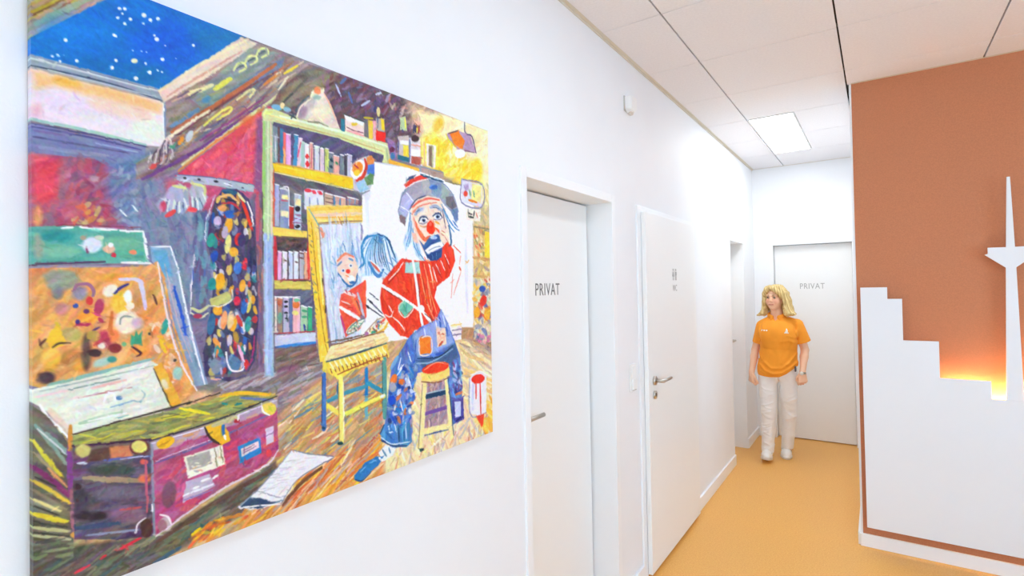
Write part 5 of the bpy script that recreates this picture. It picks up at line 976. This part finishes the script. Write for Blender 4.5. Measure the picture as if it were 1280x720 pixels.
S.cut(lambda x, y, z: np.interp(x[:, 0, 0], hx, hz)[:, None, None] - z + 0*y)
S.cut(lambda x, y, z: .050 - np.sqrt((x - J['neck'][0])**2 + (y - J['neck'][1] + .006)**2) - np.clip((z-1.345)*0, 0, 1) if False else np.minimum(.054 - np.sqrt((x - J['neck'][0])**2 + (y - J['neck'][1] + .004)**2), z - 1.335))
vx = J['neck'][0] - .004
S.cut(lambda x, y, z: np.minimum(np.minimum(.030 + (z - 1.352)*.75 - np.abs(x - vx), 5.535 - y), z - 1.312))
sl_ = [(px((-.135, .90), (-.09, .85), (-.02, .825), (.06, .84), (.12, .885), (.17, .93)), .010, .013), (px((-.10, .93), (-.03, .875), (.05, .88), (.12, .93)), .007, .013),
       (px((.168, 1.01), (.13, .95), (.10, .92)), .009, .013), (px((.15, 1.12), (.10, 1.00), (.06, .93)), .005, .016), (px((.17, 1.12), (.12, 1.14), (.06, 1.125)), .004, .014),
       (px((.17, 1.165), (.11, 1.185)), .003, .012), (px((-.15, 1.02), (-.12, .95)), .006, .010), (px((-.13, .84), (-.09, .81)), .006, .010),
       (px((.00, 1.13), (.03, 1.0), (.03, .90)), .004, .018), (px((-.05, 1.02), (-.08, .93)), .004, .018), (px((.17, 1.30), (.165, 1.22), (.175, 1.15)), -.007, .010), (px((-.125, 1.28), (-.128, 1.2), (-.132, 1.13)), -.006, .009)]
S.add(folds(sl_, 1, 5.56))
logo_pts = {n: S.front(Wp(a, z, -.07)[0], Wp(a, z, -.07)[2]) for n, a, z in (('t0', -.118, 1.222), ('t1', -.098, 1.222), ('t2', -.076, 1.222), ('lg', .092, 1.220))}
me, _ = S.mesh('polo_shirt')
M['orange'] = mat('orange_pique_cotton', '#f79d28', 0.8, noise=(14, 0.04), bump=(600, 0.2)); shirt = kid(person, link('polo_shirt', me, M['orange']))
# collar, placket and white marks are pieces of the shirt
def ksub(parent, o): o.parent = parent; return o
Cc = Vol((-.93, 5.38, 1.28), (-.66, 5.66, 1.43), 0.003)
ring = []
for a in np.linspace(22, 338, 25):
    t = math.radians(a); f = math.cos(t)
    ring.append(J['neck'] + np.array([-math.sin(t)*.066 - .004, -f*.062 - .006, -.004 - .024*f + (.006 if f > .5 else 0)]))
Cc.chain(ring, [.011]*25, .004, sq=(1, 1, .55))
for sx in (-1, 1):
    e = ring[0] if sx < 0 else ring[-1]
    Cc.cap(e, e + np.array([sx*.012, -.006, -.020]), .011, .008, .004)
me, _ = Cc.mesh('collar'); ksub(shirt, link('collar', me, M['orange']))
M['print'] = mat('white_shirt_print', '#fbf6ee', 0.6)
def mark(name, pts2, y):
    o = prism(name, [(x, z) for x, z in pts2], y-.004, y+.004, M['print']); ksub(shirt, o)
for n, a, w_ in (('t0', -.118, .012), ('t1', -.098, .012), ('t2', -.076, .015)):
    c = Wp(a, 1.222, -.07); mark('chest_lettering', [(c[0]-w_/2, c[2]-.006), (c[0]+w_/2, c[2]-.006), (c[0]+w_/2, c[2]+.006), (c[0]-w_/2, c[2]+.006)], logo_pts[n])
c = Wp(.092, 1.22, -.07); mark('chest_emblem', [(c[0]+a, c[2]+b) for a, b in ((-.019, -.020), (.019, -.020), (.019, -.014), (.010, -.010), (.011, .004), (.004, .024), (-.002, .024), (-.006, .004), (-.012, -.010), (-.019, -.014))], logo_pts['lg'])

# hair: shoulder-length, side parting, ends flicked out
R_ = Vol((-1.02, 5.38, 1.29), (-.58, 5.72, 1.69), 0.003)
R_.ell(Hd(.002, .022, .036), (.090, .104, .092), .02, HY); R_.ell(Hd(0, .045, -.03), (.086, .074, .11), .02, HY)
def lock(P, R, k=.012): R_.chain([Hd(*p) for p in P], R, k)
for i in range(4):
    f = i*.020
    lock([(-.060, -.035+f, .090), (-.087, -.028+f, .035), (-.094, -.024+f, -.035), (-.094, -.026+f, -.100), (-.112-.006*i, -.034+f, -.146), (-.150-.004*i, -.040+f, -.166)], [.022, .020, .018, .020, .018, .008])
    lock([(.050, -.045+f, .096), (.090, -.036+f, .040), (.110, -.028+f, -.030), (.118, -.028+f, -.095), (.140, -.036+f, -.142), (.190-.006*i, -.042+f, -.150)], [.024, .024, .023, .026, .022, .009])
lock([(.100, -.01, -.09), (.105, -.015, -.14), (.122, -.025, -.168)], [.028, .024, .010]); lock([(-.088, -.0, -.09), (-.090, -.005, -.14), (-.098, -.015, -.165)], [.022, .02, .010])
lock([(0, .09, 0), (0, .095, -.08), (0, .085, -.15)], [.05, .05, .03]); lock([(-.05, .075, -.02), (-.055, .07, -.14)], [.045, .03]); lock([(.05, .075, -.02), (.06, .07, -.14)], [.045, .03])
lock([(-.020, -.062, .100), (.020, -.080, .088), (.055, -.070, .055), (.082, -.045, .010)], [.018, .020, .020, .016]); lock([(-.025, -.055, .102), (-.058, -.055, .075), (-.080, -.042, .030)], [.018, .018, .016])
fc_ = Hd(0, -.100, -.030)
def face_cut(x, y, z):
    c, s = math.cos(HY), math.sin(HY); X = (x-fc_[0])*c + (y-fc_[1])*s; Y = -(x-fc_[0])*s + (y-fc_[1])*c; Z = z-fc_[2]
    top = .112 - .030*np.clip(X/.07, -1, 1)*np.where(X > 0, 1, .6) - .012*np.clip((X+.02)/.05, 0, 1)
    d = np.sqrt((X/.080)**2 + (Y/.088)**2 + (Z/np.where(Z > 0, np.maximum(top, .04), .16))**2)
    return (1 - d)*.06
R_.cut(face_cut)
def strands(x, y, z):
    a = np.arctan2(x-HC[0], -(y-HC[1]-.02))
    return .0022*np.sin(a*34 + z*40) + .0016*np.sin(a*61 - z*25 + x*80) + .0012*np.sin(x*300 + z*60)
R_.add(strands)
me, co = R_.mesh('hair')
a = np.arctan2(co[:, 0]-HC[0], -(co[:, 1]-HC[1]-.02)); st = .5 + .3*np.sin(a*34 + co[:, 2]*40) + .2*np.sin(a*83 + co[:, 2]*33)
c1, c2 = np.array(lin('#b48f50')), np.array(lin('#efdba0')); paint(me, c1 + (c2-c1)*np.clip(st, 0, 1)[:, None])
kid(person, link('hair', me, paint_mat('blonde_hair', 0.45)))

# shoes
V = Vol((-.08, -.20, -.01), (.08, .12, .16), 0.003)
V.chain([(0, .075, .045), (0, .0, .050), (.004, -.10, .038), (.006, -.145, .034)], [.040, .041, .043, .034], .02, sq=(1, 1, 1.0))
V.cap((0, .06, .06), (0, .045, .115), .040, .044, .02); V.cap((0, .0, .07), (0, .03, .105), .036, .040, .02)
V.cut(lambda x, y, z: .012 - z + 0*x + 0*y); V.cut(lambda x, y, z: z - .118 + (y-.04)*.15 + 0*x)
shoe_me, _ = V.mesh('shoe')
V = Vol((-.08, -.21, -.01), (.08, .13, .06), 0.003)
V.chain([(0, .075, .02), (0, .0, .02), (.004, -.10, .02), (.006, -.148, .02)], [.043, .041, .047, .039], .02)
V.cut(lambda x, y, z: np.abs(z - .011) - .011 + 0*x + 0*y)
sole_me, _ = V.mesh('sole')
M['shoe'] = mat('white_leather', '#f3f3f2', 0.45); M['sole'] = mat('pale_rubber_sole', '#e4dfd8', 0.6); M['dark'] = mat('dark_grey_trim', '#4a4a52', 0.5)
def shoe(pos, yaw, pitch):
    o = kid(person, link('shoe', shoe_me, M['shoe'])); o.matrix_parent_inverse = Matrix.Translation(-person.location)
    o.matrix_local = Matrix.Identity(4)
    o.location = pos; o.rotation_euler = (pitch, 0, yaw)
    s = bpy.data.objects.new('sole', sole_me); COL.objects.link(s); s.parent = o
    if not sole_me.materials: sole_me.materials.append(M['sole'])
    for k in range(4):
        l = tube('lace', [(-.022, -.048-.016*k+.005, .088-.006*k), (0, -.050-.016*k, .0945-.007*k), (.022, -.048-.016*k+.005, .088-.006*k)], .003, M['shoe'], seg=6); l.parent = o
    st_ = box('stripe', [(.038, -.060, .035, .0455, -.048, .062)], M['dark'], bevel=.002); st_.parent = o
pr = Wp(-.097, 0, .03)
shoe((pr[0], pr[1]-.005, .004), math.radians(4), math.radians(-11))
pl = Wp(.066, 0, .25)
shoe((pl[0], pl[1]+.01, .001), math.radians(4), 0)

# wristwatch and clip at the waistband
wc = J['wrL'] + np.array([0.001, 0.0, -.004])
wt = kid(person, tube('wristwatch', [tuple(wc + [0, 0.0012, .009]), tuple(wc + [0, -.0012, -.009])], .0275, mat('steel_watch_band', '#9a968c', .35, .9), seg=28))
dl = tube('watch_dial', [tuple(wc + [-.006, -.024, 0]), tuple(wc + [-.0075, -.0325, 0])], .0165, mat('pale_dial', '#e6e2d8', .3), seg=24); dl.parent = wt
cp = Wp(.158, .872, -.02)
kid(person, box('waist_clip', [(cp[0]-.006, cp[1]-.012, cp[2]-.022, cp[0]+.006, cp[1]+.02, cp[2]+.026)], M['dark'], bevel=.002))
